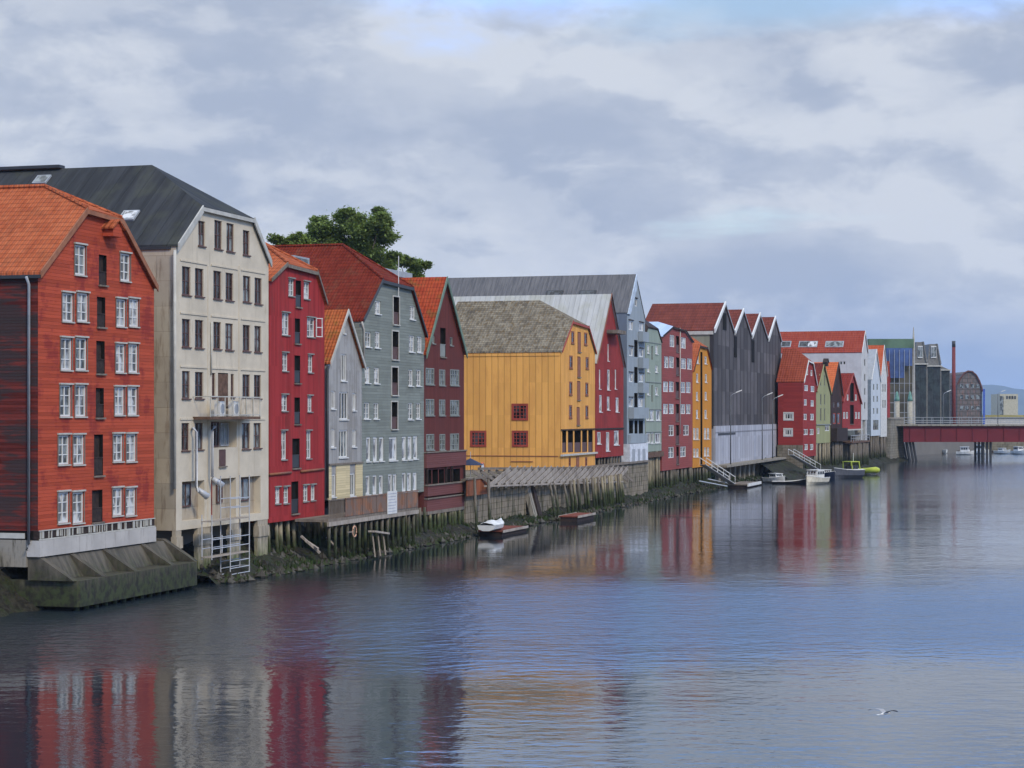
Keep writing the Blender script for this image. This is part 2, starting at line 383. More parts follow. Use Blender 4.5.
    def walls(s, mf, ms=None, extra=None):
        ms = ms or mf; mb = MB(); D = s.D
        s.skin(mb, s.holes['f'], 0); s.skin(mb, s.holes['s'], 1, True)
        (ul, zl), (ur, zr) = s.L, s.Rt; b = s.base
        mb.quad([(ur, 0, b), (ur, D, b), (ur, D, zr), (ur, 0, zr)], 1)
        mb.quad([(ul, 0, b), (ur, 0, b), (ur, D, b), (ul, D, b)], 2)
        mb.quad([(ul, D, b), (ur, D, b), (ur, D, zr), (s.ridge[0], D, s.ridge[1]), (ul, D, zl)], 1)
        o = mb.build('wall', [mf, ms, M['dark']] + ([extra] if extra else []), s.root, fix=False)
        s.wall = o; return o
    def roof(s, m, oh=0.25, eave=0.3, th=0.14, right=None, hipm=None, name='roof', back=0.3):
        oh *= .6; eave *= .3
        (um, zm) = s.ridge; D = s.D+back; mb = MB()
        A = s.T[0]; B = s.T[-1]
        def ext(e, t):
            k = eave/max(0.1, sqrt((t[0]-e[0])**2+(t[1]-e[1])**2)); return (e[0]-(t[0]-e[0])*k, e[1]-(t[1]-e[1])*k)
        eL = ext(s.L, A); eR = ext(s.Rt, B); up = 0.03
        v = lambda p, y: (p[0], y, p[1]+up)
        rd = (um, zm)
        if len(s.T) == 2:
            pl = [v(eL, -oh), v(A, -oh), v(rd, s.vh), v(rd, D), v(eL, D)]
            pr = [v(eR, -oh), v(eR, D), v(rd, D), v(rd, s.vh), v(B, -oh)]
            hp = [v(A, -oh), v(B, -oh), v(rd, s.vh)]
            mb.prism(pl, (0, 0, th)); mb.prism(pr, (0, 0, th)); mb.prism(hp, (0, 0, th))
        else:
            mb.prism([v(eL, -oh), v(rd, -oh), v(rd, D), v(eL, D)], (0, 0, th))
            mb.prism([v(eR, -oh), v(eR, D), v(rd, D), v(rd, -oh)], (0, 0, th))
        s.eL, s.eR = eL, eR; s.oh = oh
        s.roofo = mb.build(name, m, s.root); return s.roofo
    def verge(s, m, h=0.28, t=0.06, sides='LR', top=False, mR=None):
        oh = s.oh; up = 0.02
        A = s.T[0]; B = s.T[-1]
        for k, (e, q) in (('L', (s.eL, A)), ('R', (s.eR, B))):
            if k not in sides: continue
            mb = MB(); y = -oh-t
            mb.prism([(e[0], y, e[1]+up+.19), (q[0], y, q[1]+up+.19), (q[0], y, q[1]+up+.19-h), (e[0], y, e[1]+up+.19-h)], (0, t, 0))
            mb.build('bargeboard', mR if (mR and k == 'R') else m, s.root)
        if top or len(s.T) == 2:
            mb = MB(); y = -oh-t
            mb.prism([(A[0], y, A[1]+.1), (B[0], y, B[1]+.1), (B[0], y, B[1]-.12), (A[0], y, A[1]-.12)], (0, t, 0))
            mb.build('fascia', m, s.root)
    def ridgecap(s, m, r=0.11):
        mb = MB(); um, zm = s.ridge; z = zm+0.2
        mb.tube([(um, s.vh if len(s.T) == 2 else -s.oh, z), (um, s.D+.3, z)], r, 6)
        if len(s.T) == 2:
            for q in s.T: mb.tube([(um, s.vh, z), (q[0], -s.oh, q[1]+.2)], r*.85, 6)
        mb.build('ridge_tiles', m, s.root)
    def win(s, boxes, st, side=False):
        for bx in boxes:
            x0, y0, x1, y1 = bx[:4]
            if side:
                a0, zt = s.Sd(x1, y0); a1, _ = s.Sd(x0, y0); zt = s.Sd((x0+x1)/2, y0)[1]; zb = s.Sd((x0+x1)/2, y1)[1]
            else:
                xc = (x0+x1)/2; a0 = s.u(x0); a1 = s.u(x1); zt = s.fr.z(xc, y0, s.w); zb = s.fr.z(xc, y1, s.w)
            if not side:                                        # keep the hole inside the gable
                for zz in (zt+.05,):
                    c = s.clipz(zz)
                    if not c: zt = max(t[1] for t in s.T)-.3; continue
            s.window(a0, a1, zb, zt, st, side)
    def window(s, a0, a1, z0, z1, st, side=False):
        rv = st['reveal']; s.holes['s' if side else 'f'].append(dict(a0=a0, a1=a1, z0=z0, z1=z1, d=rv))
        T = (lambda mb, p0, p1, d0, d1, q0, q1: mb.box(p0, p1, d0, d1, q0, q1)) if not side else (lambda mb, p0, p1, d0, d1, q0, q1: mb.box(d0, d1, p0, p1, q0, q1))
        fw = min(st['fw'], (a1-a0)*0.2); mw = st['mw']; mb = MB(); f0, f1 = rv-0.09, rv-0.012
        T(mb, a0+.004, a0+fw, f0, f1, z0+.004, z1-.004); T(mb, a1-fw, a1-.004, f0, f1, z0+.004, z1-.004)
        T(mb, a0+fw, a1-fw, f0, f1, z0+.004, z0+fw); T(mb, a0+fw, a1-fw, f0, f1, z1-fw, z1-.004)
        c, r = st['cols'], st['rows']
        for i in range(1, c):
            x = a0+(a1-a0)*i/c; k = mw*1.5 if (c % 2 == 0 and i == c//2) else mw
            T(mb, x-k/2, x+k/2, f0+.01, f1-.01, z0+fw, z1-fw)
        for i in range(1, r):
            z = z0+(z1-z0)*i/r; T(mb, a0+fw, a1-fw, f0+.02, f1-.02, z-mw/2, z+mw/2)
        if st['casing']:
            cw = st['casing'][1]
            T(mb, a0-cw, a0-.002, -.04, .0-.002, z0-cw, z1+cw); T(mb, a1+.002, a1+cw, -.04, -.002, z0-cw, z1+cw)
            T(mb, a0-.002, a1+.002, -.04, -.002, z1+.002, z1+cw); T(mb, a0-.002, a1+.002, -.04, -.002, z0-cw, z0-.002)
            mats = [M[st['casing'][0]]] if st['casing'][0] == st['fm'] else [M[st['fm']], M[st['casing'][0]]]
            if len(mats) == 2: mb.m[-24:] = [1]*24
        else: mats = [M[st['fm']]]
        wo = mb.build('window', mats, s.root)
        gl = st['gl'] if len(st['gl']) == 1 else rnd.choice(st['gl'])
        mb = MB(); T(mb, a0+.003, a1-.003, rv-.03, rv-.006, z0+.003, z1-.003); mb.build('pane', M[GL[gl]], wo)
        if st['sill']:
            mb = MB(); T(mb, a0-.06, a1+.06, -.09, rv-.1 if rv > .11 else -.001, z0-.07, z0-.004); mb.build('sill', M[st['head'] or st['fm']], wo)
        if st['head']:
            mb = MB(); T(mb, a0-.08, a1+.08, -.11, -.003, z1+.02, z1+.10); mb.build('drip_board', M[st['head']], wo)
        return wo
    def door(s, boxes, leaf='darkwood', gate=None, depth=0.45, open_=None, frame=None):
        for x0, y0, x1, y1 in boxes:
            xc = (x0+x1)/2; a0, a1 = s.u(x0), s.u(x1); z1 = s.fr.z(xc, y0, s.w); z0 = s.fr.z(xc, y1, s.w)
            s.holes['f'].append(dict(a0=a0, a1=a1, z0=z0, z1=z1, d=depth, back=2))
            mb = MB(); mb.box(a0+.01, a1-.01, depth-.12, depth-.03, z0+.01, z0+(z1-z0)*.97)
            n_ = 3
            d = mb.build('loading_door', M[leaf], s.root)
            if gate:
                mb = MB(); zz = z0+(z1-z0)*.42
                mb.box(a0+.01, a1-.01, .03, .08, z0+.03, zz); mb.box(a0+.005, a1-.005, .0, .1, zz, zz+.06)
                mb.build('half_gate', M[gate], s.root)
            mb = MB(); mb.box(a0-.05, a1+.05, -.12, .02, z0-.09, z0-.003)
            if frame:
                for q in ((a0-.1, a0-.002, z0, z1+.1), (a1+.002, a1+.1, z0, z1+.1), (a0-.002, a1+.002, z1+.002, z1+.1)): mb.box(q[0], q[1], -.05, -.003, q[2], q[3])
            mb.build('door_sill' if not frame else 'door_frame', M[frame or 'weather'], s.root)
    def hole(s, x0, y0, x1, y1, depth=0.6, back=2):
        xc = (x0+x1)/2; h = dict(a0=s.u(x0), a1=s.u(x1), z1=s.fr.z(xc, y0, s.w), z0=s.fr.z(xc, y1, s.w), d=depth, back=back)
        s.holes['f'].append(h); return h
    def piles(s, x0, x1, n_, ztop=None, rows=(0.25, 2.2), r=(0.11, 0.17), m='pile', lean=0.15, zb=-0.5, wob=0.3):
        zt = (ztop if ztop is not None else s.base) - .01
        for k, row in enumerate(rows):
            for i in range(n_):
                u = s.u(x0) + (s.u(x1)-s.u(x0))*(i+.5+rnd.uniform(-wob, wob))/n_; rr = rnd.uniform(*r)
                mb = MB(); v = row+rnd.uniform(-.1, .1)
                dx, dy = rnd.uniform(-lean, lean), rnd.uniform(-lean, 0)
                mb.tube([(u+dx, v+dy, zb), (u+dx*.5, v+dy*.5, zt*.5), (u, v, zt)], rr*1.08, 8, r2=rr)
                mb.build('pile', M[m], s.root, smooth=True)
    def box(s, name, x0, y0, x1, y1, d0, d1, m, xc=None):
        mb = MB(); a0, a1 = s.u(x0), s.u(x1); xc = xc or (x0+x1)/2
        mb.box(a0, a1, d0, d1, s.fr.z(xc, y1, s.w), s.fr.z(xc, y0, s.w)); return mb.build(name, m, s.root)
    def pipe(s, pts, r, m, name='downpipe'):
        mb = MB(); mb.tube([(s.uat(x, y, d)[0], d, s.uat(x, y, d)[1]) for x, y, d in pts], r, 8); return mb.build(name, M[m], s.root, smooth=True)
exec_parts = True
# ================================================================== THE SETTING: water, land, bank, hills
def water_mat():
    m, t, p = mat_base('river_water', 0.03, 0.5)
    geo = t.node('ShaderNodeNewGeometry'); x, y, z = t.sep(geo.outputs['Position'])
    # wind: a ruffled band across the river, calmer water on both sides of it
    wob = t.noise(t.comb(t.m('MULTIPLY', x, .05), t.m('MULTIPLY', y, .05), 0), 1.0, 3)
    yy = t.m('ADD', t.m('DIVIDE', y, SC), t.m('MULTIPLY', t.m('SUBTRACT', wob, .5), 16.0))
    band = t.m('MULTIPLY', t.ramp(yy, 47, 62), t.ramp(yy, 90, 68))
    far = t.ramp(yy, 130, 210)
    pat = t.ramp(t.noise(t.comb(t.m('MULTIPLY', x, .02), t.m('MULTIPLY', y, .06), 0), 1.0, 4, .6), .42, .6)
    openw = t.ramp(t.m('SUBTRACT', x, t.m('SUBTRACT', t.m('MULTIPLY', y, FA.ta), FA.c)), 10, 44)
    amp = t.m('ADD', t.m('ADD', 0.05, t.m('MULTIPLY', openw, 0.16)), t.m('ADD', t.m('MULTIPLY', band, 1.5), t.m('ADD', t.m('MULTIPLY', t.m('MULTIPLY', far, .6), t.m('ADD', .25, openw)), t.m('MULTIPLY', pat, .10))))
    v1 = t.comb(t.m('MULTIPLY', x, .7), y, 0)
    w1 = t.noise(v1, 1.5, 3, .5); w2 = t.noise(v1, 4.6, 3, .55); w3 = t.noise(v1, 0.3, 2, .5)
    h = t.m('ADD', t.m('MULTIPLY', w1, .55), t.m('ADD', t.m('MULTIPLY', w2, .11), t.m('MULTIPLY', w3, .5)))
    b = t.node('ShaderNodeBump'); b.inputs['Distance'].default_value = 0.16
    t.put(b.inputs['Strength'], 1.0); t.put(b.inputs['Height'], t.m('MULTIPLY', h, amp))
    t.l.new(b.outputs[0], p.inputs['Normal'])
    p.inputs['Base Color'].default_value = (0.010, 0.018, 0.026, 1); p.inputs['IOR'].default_value = 1.75
    t.put(p.inputs['Roughness'], t.m('ADD', 0.04, t.m('MULTIPLY', amp, 0.12)))
    return m
mb = MB(); mb.quad([(-9000, -300, 0), (9000, -300, 0), (9000, 16000, 0), (-9000, 16000, 0)])
tag(mb.build('river_water', water_mat(), fix=False), kind='structure')
def ground_mat():
    m, t, p = mat_base('street_ground', 0.9, 0.2)
    tc = t.node('ShaderNodeTexCoord'); a = t.noise(tc.outputs['Object'], .3, 5)
    t.l.new(t.mix(a, (0.12, 0.11, 0.10), (0.2, 0.19, 0.17)), p.inputs['Base Color']); return m
GM = ground_mat()
mb = MB()
l0 = FA.at(FA.Y(-150, 0)/cos(FA.a), 3.0, 3.0); l1 = FA.pt(780, 3.0, 3.0); l2 = FB.pt(903, 3.0, 3.0)
mb.prism([l0, (l0.x-600, l0.y-60, 3), (-3500, 4000, 3), (200, 4000, 3), (180, 420*SC, 3), (l2.x+9, l2.y+30, 3), l2, l1], (0, 0, -3.4))
tag(mb.build('land', GM), kind='structure')
def bank_mat():
    m, t, p = mat_base('muddy_bank', 0.9, 0.25)
    geo = t.node('ShaderNodeNewGeometry'); x, y, z = t.sep(geo.outputs['Position'])
    a = t.noise(geo.outputs['Position'], .9, 6, .65); b = t.noise(geo.outputs['Position'], 4.0, 4, .6)
    c = t.mix(t.ramp(b, .35, .65), (0.012, 0.011, 0.008), (0.034, 0.031, 0.022))
    c = t.mix(t.m('MULTIPLY', t.ramp(a, .45, .6), .6), c, (0.025, 0.036, 0.009))
    t.l.new(c, p.inputs['Base Color']); bump(t, p, b, .12, .9); return m
BM = bank_mat()
from mathutils import noise as mnoise
def bank(fr, pxa, pxb, prof, du=0.6, name='riverbank', amp=0.3):
    ua, ub = fr.Y(pxa)/cos(fr.a), fr.Y(pxb)/cos(fr.a); nu = int((ub-ua)/du)+1; nv = 14
    V = []; Fc = []
    for i in range(nu+1):
        u = ua+(ub-ua)*i/nu
        for j in range(nv+1):
            w = prof[0][0]+(prof[-1][0]-prof[0][0])*j/nv
            z = prof[-1][1]
            for (w0, z0), (w1, z1) in zip(prof, prof[1:]):
                if w0 <= w <= w1: z = z0+(z1-z0)*(w-w0)/(w1-w0); break
            nn = mnoise.noise(Vector((u*.9, w*1.1, 0)))*amp + mnoise.noise(Vector((u*2.7, w*2.7, 5)))*amp*.6
            q = fr.at(u, w+mnoise.noise(Vector((u*.25, 3, 1)))*.7, z+nn*(1 if j < nv-1 else 0)); V.append(q)
    for i in range(nu):
        for j in range(nv):
            a = i*(nv+1)+j; Fc.append((a, a+1, a+nv+2, a+nv+1))
    mb = MB(); mb.v = V; mb.f = Fc; mb.m = [0]*len(Fc)
    return tag(mb.build(name, BM, fix=True), kind='structure')
bank(FA, -60, 200, [(0.0, -.6), (1.5, .1), (3.2, 2.2), (6, 3.2)])
bank(FA, 200, 470, [(-2.2, -.6), (-.6, 0.25), (1.2, .9), (3.4, 2.2), (6.0, 3.1)])
bank(FA, 470, 700, [(-1.8, -.7), (-.7, .15), (.8, .7), (2.2, 1.4), (6.0, 3.1)])
bank(FA, 700, 784, [(-1.4, -.7), (.3, .15), (1.8, .9), (3.2, 2.2), (6.0, 3.1)], 1.0)
bank(FB, 778, 903, [(-2.5, -.7), (-1.0, .2), (.5, .8), (3.2, 2.2), (6.0, 3.1)], 1.2)
# stones and weed washed up on the bank: nobody could count them
mb = MB()
def stone(mb, c, r):
    b = len(mb.v); import_dirs = [(1,0,0),(-1,0,0),(0,1,0),(0,-1,0),(0,0,1),(0,0,-1)]
    for d in import_dirs: mb.v.append(tuple(c[i]+d[i]*r*rnd.uniform(.6, 1.2) for i in range(3)))
    for f in ((0,2,4),(2,1,4),(1,3,4),(3,0,4),(2,0,5),(1,2,5),(3,1,5),(0,3,5)): mb.f.append(tuple(b+i for i in f)); mb.m.append(rnd.randint(0, 2))
for i in range(3600):
    px = rnd.uniform(205, 600) if i % 5 else rnd.uniform(600, 780)
    w = rnd.uniform(-1.9, 2.6); u = FA.Y(px)/cos(FA.a)
    z = .25+max(0, w+.6)*.42
    stone(mb, FA.at(u, w, z-.22+rnd.uniform(-.15, .1)), rnd.uniform(.08, .32))
tag(mb.build('bank_stones', [plain('dark_stone', (0.05, 0.045, 0.035), .9), plain('weed_stone', (0.025, 0.036, 0.010), .9), plain('grey_stone', (0.075, 0.07, 0.058), .9)]),
    'dark stones and green weed along the tide line below the piles', 'stones', kind='stuff')
# far hills across the fjord
def hills():
    mb = MB(); pts = []
    Yh = 7000*SC
    prof = [(-3200, 110), (-1500, 150), (0, 160), (1500, 150), (2000, 150), (2400, 155), (2500, 140), (2640, 128), (2900, 90), (3300, 35), (4200, 20)]
    for k, (x, zz) in enumerate(prof): pts.append((x, zz))
    V = []; n1 = 140
    for i in range(n1+1):
        x = -3200+7400*i/n1
        for (x0, z0), (x1, z1) in zip(pts, pts[1:]):
            if x0 <= x <= x1: zt = z0+(z1-z0)*(x-x0)/(x1-x0); break
        zt += 16*mnoise.noise(Vector((x*.004, 0, 0))) + 6*mnoise.noise(Vector((x*.02, 0, 3)))
        for j in range(7):
            f = j/6; V.append((x, Yh-900+f*900+80*mnoise.noise(Vector((x*.003, j, 0))), -5+zt*f**.8 + (5*mnoise.noise(Vector((x*.01, j*1.3, 0))) if 0 < j < 6 else 0)))
    b = 0
    mb.v = V
    for i in range(n1):
        for j in range(6): a = i*7+j; mb.f.append((a, a+7, a+8, a+1)); mb.m.append(0)
    return mb.build('hills', plain('forested_hillside', (0.045, 0.06, 0.04), .95, .1, .3, .004), smooth=True)
tag(hills(), kind='structure')
# ================================================================== HOUSES
# ---- 1 red brick-red house with orange tile roof ------------------------------------------------
redclad = boards('orange_red_clapboard', lin(184, 76, 50), 'h', .17, lin(142, 48, 48), .75, .54, .5, .14, wscale=.45, wcell=(1.4, 1))
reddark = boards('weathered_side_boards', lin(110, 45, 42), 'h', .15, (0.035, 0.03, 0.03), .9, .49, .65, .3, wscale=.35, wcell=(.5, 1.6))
orange = tiles('orange_pantiles', lin(176, 84, 50), lin(204, 110, 70), lin(140, 84, 60), .35, .30, .24)
b = Bld('warehouse', 'orange-red clapboard house on a concrete footing, leftmost, with dark weathered side wall', 'house', FA, 38, .9, HOUSES)
b.shape((38, 274), (154, 288), (38, 531), [(84, 211.5), (119, 221.5)], 22, (45, 184), 'R1')
st = ws('white', 'ccgl', 2, 3, .09, .05, 'offwhite', ('weather', .06), reveal=.13)
def pair(x0, y0, x1, y1, gap=.07):
    m = (x0+x1)/2; g = (x1-x0)*gap; return [(x0, y0, m-g, y1), (m+g, y0, x1, y1)]
L = [(74.5, 245, 85.5, 275), (120, 253.5, 130, 281)]
for q in ((62, 293, 88, 321.5), (116, 299, 138.5, 326.5), (60.5, 338, 86.7, 370), (115.3, 344, 137.8, 372.5), (59.7, 385, 86, 416.5), (114.3, 387, 137.3, 415), (58, 435, 84, 464.5),
          (112.8, 434, 136, 461.5), (57.7, 492, 83.5, 523), (112.3, 488, 135.5, 515.5)): L += pair(*q)
b.win(L, st)
b.door([(98.8, 255, 106.6, 285), (97, 297, 105.3, 327), (96.3, 341, 104.7, 373.5), (95.8, 388, 103.8, 417.5), (94, 434.5, 103, 475.5), (92, 490, 102.5, 522)], 'darkwood', 'darkwood', .32)
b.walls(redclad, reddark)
b.roof(orange, .3, .35); b.verge(plain('brown_bargeboard', lin(160, 102, 72), .7), .34); b.ridgecap(orange, .13)
# hoist hood
def hood(b, x, y, wd, dp, m, mr, zh=.5):
    mb = MB(); u = b.u(x); z = b.fr.z(x, y, b.w)
    mb.box(u-wd/2, u+wd/2, -dp, -.01, z-zh, z-zh*.45)
    mb.prism([(u-wd/2, -dp, z-zh*.45), (u+wd/2, -dp, z-zh*.45), (u, -dp, z)], (0, dp-.01, 0))
    o = mb.build('hoist_hood', m, b.root)
    mb = MB()
    for sgn in (-1, 1): mb.prism([(u, -dp-.12, z+.02), (u+sgn*(wd/2+.15), -dp-.12, z-zh*.52), (u+sgn*(wd/2+.15), -.01, z-zh*.52), (u, -.01, z+.02)], (0, 0, .08))
    mb.build('hood_roof', mr, o)
hood(b, 107, 221.5, .95, .6, redclad, orange, .8)
# plank trim with the remains of white slats under the facade, then the pale sill beam
u1 = b.Rt[0]; zb = b.base; mb = MB(); mb.box(0.01, u1-.01, -.03, .25, zb-.42, zb-.004); mb.build('base_board', M['darkwood'], b.root)
mb = MB(); uu = .1
while uu < u1-.2:
    wd = rnd.choice([.05, .06, .09, .2]); hh = rnd.uniform(.3, .38)
    if rnd.random() < .8: mb.box(uu, uu+wd, -.07, -.032, zb-.04-hh, zb-.04)
    uu += wd+rnd.uniform(.07, .22)
mb.box(.02, u1-.02, -.09, -.032, zb-.46, zb-.40); mb.box(.02, u1-.02, -.09, -.032, zb-.03, zb+.02)
mb.build('slat_trim', M['offwhite'], b.root)
mb = MB(); mb.box(-.02, u1+.02, -.12, .6, zb-1.25, zb-.47); mb.build('sill_beam', plaster('pale_concrete', lin(176, 172, 166), (.2, .18, .16), .45, .52), b.root)
# side footing
mb = MB(); mb.box(-.05, .5, .61, 21, zb-1.75, zb-.45); mb.build('footing', M['concrete'], b.root)
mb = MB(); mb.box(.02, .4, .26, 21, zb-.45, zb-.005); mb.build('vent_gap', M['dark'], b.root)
for k in range(9):
    mb = MB(); mb.box(-.03, .0, .7+k*2.3, 2.2+k*2.3, zb-.38, zb-.12); mb.build('vent_panel', M['offwhite'], b.root)
mb = MB(); v = b.vside(30)
mb.tube([(-.35, v, b.L[1]-.15), (-.1, v, b.L[1]-.5), (-.12, v, b.base-.6), (-.3, v, b.base-.9)], .07, 8); mb.build('downpipe', M['greymetal'], b.root, smooth=True)
mb = MB(); mb.box(b.eL[0]-.12, b.eL[0]+.06, -.2, 22, b.eL[1]-.14, b.eL[1]+.02); mb.build('gutter', M['blackmetal'], b.root)
R1 = b
# concrete apron with buttresses standing in the water
conc = algae('wet_concrete', lin(90, 83, 70), (.020, .020, .013), .6, 2.6)
ap = empty('concrete_apron', FA.pt(80, -1.1), FA.rz, 'stained concrete apron with sloping buttresses in the water below the orange-red house', 'quay wall')
uE = (FA.Y(197, -1.1)-FA.Y(80, -1.1))/cos(FA.a)
uo = lambda px: (FA.pt(px, .9)-FA.pt(80, -1.1)).dot(FA.d)
mb = MB(); mb.prism([(0, 0, 1.45), (uE, 0, 1.45), (uE+.4, .6, 1.45), (uE+.4, 4.2, 1.45), (-.1, 4.2, 1.45), (-.1, .1, 1.45)], (0, 0, -1.25)); s_ = mb.build('slab', conc, ap)
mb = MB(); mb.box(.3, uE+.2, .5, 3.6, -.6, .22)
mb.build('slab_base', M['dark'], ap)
zt = R1.base-1.2
for uc in (uo(39), uo(69), uo(102), uo(140), uo(164)):
    mb = MB()
    mb.prism([(uc, 2.1, zt), (uc, .15, 1.46), (uc, 2.6, 1.46), (uc, 2.6, zt)], (.42, 0, 0)); mb.build('buttress', conc, ap)
mb = MB(); mb.prism([(.05, 2.0, zt-.1), (uE, 2.0, zt-.1), (uE, 1.2, 1.46), (.05, 1.2, 1.46)], (0, .8, 0)); mb.build('sloping_wall', conc, ap)
for k in range(14):
    mb = MB(); u = .3+(uE-.4)*k/13; mb.tube([(u, .35, -.5), (u, .35, .24)], .14, 8); mb.build('pile', M['pile'], ap, smooth=True)
# ---- 2 big pale plastered warehouse with dark roof ----------------------------------------------
cream = plaster('cream_plaster', lin(203, 191, 168), lin(156, 142, 118), .4, .57)
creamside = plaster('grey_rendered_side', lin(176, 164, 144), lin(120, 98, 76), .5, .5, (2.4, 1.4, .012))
slate = metal_roof('dark_felt_roof', (0.024, 0.026, 0.028), (0.045, 0.048, 0.052), 1.0, .9, (0.09, 0.095, 0.055), .25)
b = Bld('warehouse', 'tall cream plastered warehouse with black roof and brown windows beside the orange-red house', 'house', FA, 176, .9, HOUSES)
b.shape((176, 246), (268.5, 263), (182, 530), [(200.2, 209), (251.8, 221)], 34, (152, 169), 'W2')
st = ws('brown_frame', 'dg', 2, 2, .06, .04, None, None, reveal=.16)
rows = [(198.3, 221, 205, 246), (214.4, 220.5, 222, 249), (226.5, 223.5, 234, 251.5), (243, 230.5, 249.6, 255)]
rows += [(182, 266.6, 190.6, 295), (195, 268.5, 203.6, 296.5), (213.4, 271, 221.5, 299), (225.6, 273, 233.3, 300.5), (243, 276, 250.6, 302), (254.6, 278, 261.8, 304)]
rows += [(182, 319, 190.4, 347), (195, 320, 203.4, 348), (213.4, 322, 221, 349), (225.4, 323.5, 233, 350), (242.8, 325, 250.2, 351), (254.4, 326, 261.2, 352)]
rows += [(182, 371, 190, 398.5), (195, 372, 203.4, 398.5), (242.5, 374.5, 250, 398), (254, 375, 261, 398.5), (212, 373, 215.4, 397), (230.8, 374, 234, 397)]
rows += [(181.5, 423, 189.4, 450.5), (195, 423, 203, 449.5), (242, 423, 250, 449), (253.6, 423, 261, 448)]
b.win(rows, st)
b.door([(218, 373, 228, 405)], 'tanpanel' if 'tanpanel' in M else 'brownwood', None, .12)
h1 = b.hole(211, 421.5, 236.8, 447.5, .5, 3)
b.door([(219, 449.5, 225.5, 466)], 'brown_frame', None, .1)
niches = [b.hole(182, 481, 204.5, 520, .4, 3), b.hole(211, 478.5, 236, 519, .4, 3), b.hole(240, 476.5, 260.5, 514, .4, 3)]
b.walls(cream, creamside, creamside)
b.roof(slate, .25, .3, .12); b.verge(M['offwhite'], .42, .08, 'LR')
# narrow strings and lintels of slightly raised plaster
for (ya, yb) in ((262, 262), (314, 314), (367, 367), (419, 419)):
    for xa, xb in ((180, 207), (211, 237.5), (240.5, 265)):
        xm = (xa+xb)/2; dz = 0 if ya > 300 else (xm-193)*.16
        mb = MB(); z = b.fr.z(xm, ya+ (xm-193)*(.16 if ya < 300 else .10 if ya < 350 else .05 if ya < 400 else 0), b.w); mb.box(b.u(xa), b.u(xb), -.05, -.003, z-.05, z+.05)
        mb.build('lintel_moulding', cream, b.root)
mb = MB()
for x in (208.5, 239.5):
    mb.box(b.u(x)-.11, b.u(x)+.11, -.035, -.003, b.base, b.fr.z(x, 266, b.w))
mb.build('pilaster', cream, b.root)
# windows and doors inside the ground-floor niches
def nwin(b, x0, y0, x1, y1, d, m, gl, cols=2, rows=1):
    xc = (x0+x1)/2; a0, a1 = b.u(x0), b.u(x1); z1, z0 = b.fr.z(xc, y0, b.w), b.fr.z(xc, y1, b.w); mb = MB()
    for q in ((a0, a0+.08, z0, z1), (a1-.08, a1, z0, z1), (a0+.08, a1-.08, z0, z0+.08), (a0+.08, a1-.08, z1-.08, z1)): mb.box(q[0], q[1], d-.1, d-.002, q[2], q[3])
    for i in range(1, cols): x = a0+(a1-a0)*i/cols; mb.box(x-.03, x+.03, d-.09, d-.01, z0+.08, z1-.08)
    o = mb.build('window', M[m], b.root); mb = MB(); mb.box(a0+.05, a1-.05, d-.05, d-.004, z0+.05, z1-.05); mb.build('pane', M[gl], o)
nwin(b, 186, 483, 196, 507, .4, 'brown_frame', 'gl_grey'); nwin(b, 212, 480, 217, 516, .4, 'red_frame', 'gl_dark'); nwin(b, 222, 480, 227.5, 503, .4, 'brown_frame', 'gl_grey')
nwin(b, 242, 478, 254, 501, .4, 'brown_frame', 'gl_grey'); nwin(b, 213, 423, 217.5, 446, .5, 'greymetal', 'gl_grey'); nwin(b, 219, 422, 225.3, 447, .5, 'brown_frame', 'gl_dark'); nwin(b, 227, 423, 235, 446, .5, 'greymetal', 'gl_grey')
# undercroft with stone pillars
stonep = algae('stone_pillar', lin(168, 156, 134), (.06, .07, .02), .4, 2.1)
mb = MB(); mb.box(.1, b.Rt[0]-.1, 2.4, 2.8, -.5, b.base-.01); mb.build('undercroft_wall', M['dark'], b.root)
for x0, x1, dz in ((176, 181.8, .0), (198, 211, 0), (231, 240, .4), (258, 268, 0)):
    mb = MB(); mb.box(b.u(x0)+.01, b.u(x1)-.01, .02, .25, -.5, b.base-.005); mb.box(b.u(x0)-.03, b.u(x1)+.03, -.06, .29, b.base-1.0, b.base-.35); mb.build('pillar', stonep, b.root)
# balcony
a0, a1 = b.uat(210.6, 400, -1.1)[0], b.uat(260.5, 400, -1.1)[0]; zf = b.fr.z(235, 416.5, b.w); zr = b.fr.z(235, 397.8, b.w); mb = MB()
mb.box(a0, a1, -1.1, -.01, zf-.16, zf); bal = mb.build('balcony', M['brownwood'], b.root)
mb = MB()
for k in range(8): u = a0+.03+(a1-a0-.06)*k/7; mb.box(u-.025, u+.025, -1.1, -1.05, zf, zr)
mb.box(a0, a1, -1.12, -1.04, zr, zr+.06); mb.box(a0, a0+.05, -1.04, -.02, zr, zr+.05); mb.box(a1-.05, a1, -1.04, -.02, zr, zr+.05); mb.box(a0, a1, -1.11, -1.05, zf+.08, zf+.12)
mb.build('railing', M['offwhite'], bal)
mb = MB(); mb.box(b.uat(241, 400, -1)[0], a1-.05, -1.03, -1.0, zf+.13, zr-.05); mb.build('screen_panel', plain('beige_panel', lin(196, 182, 158)), bal)
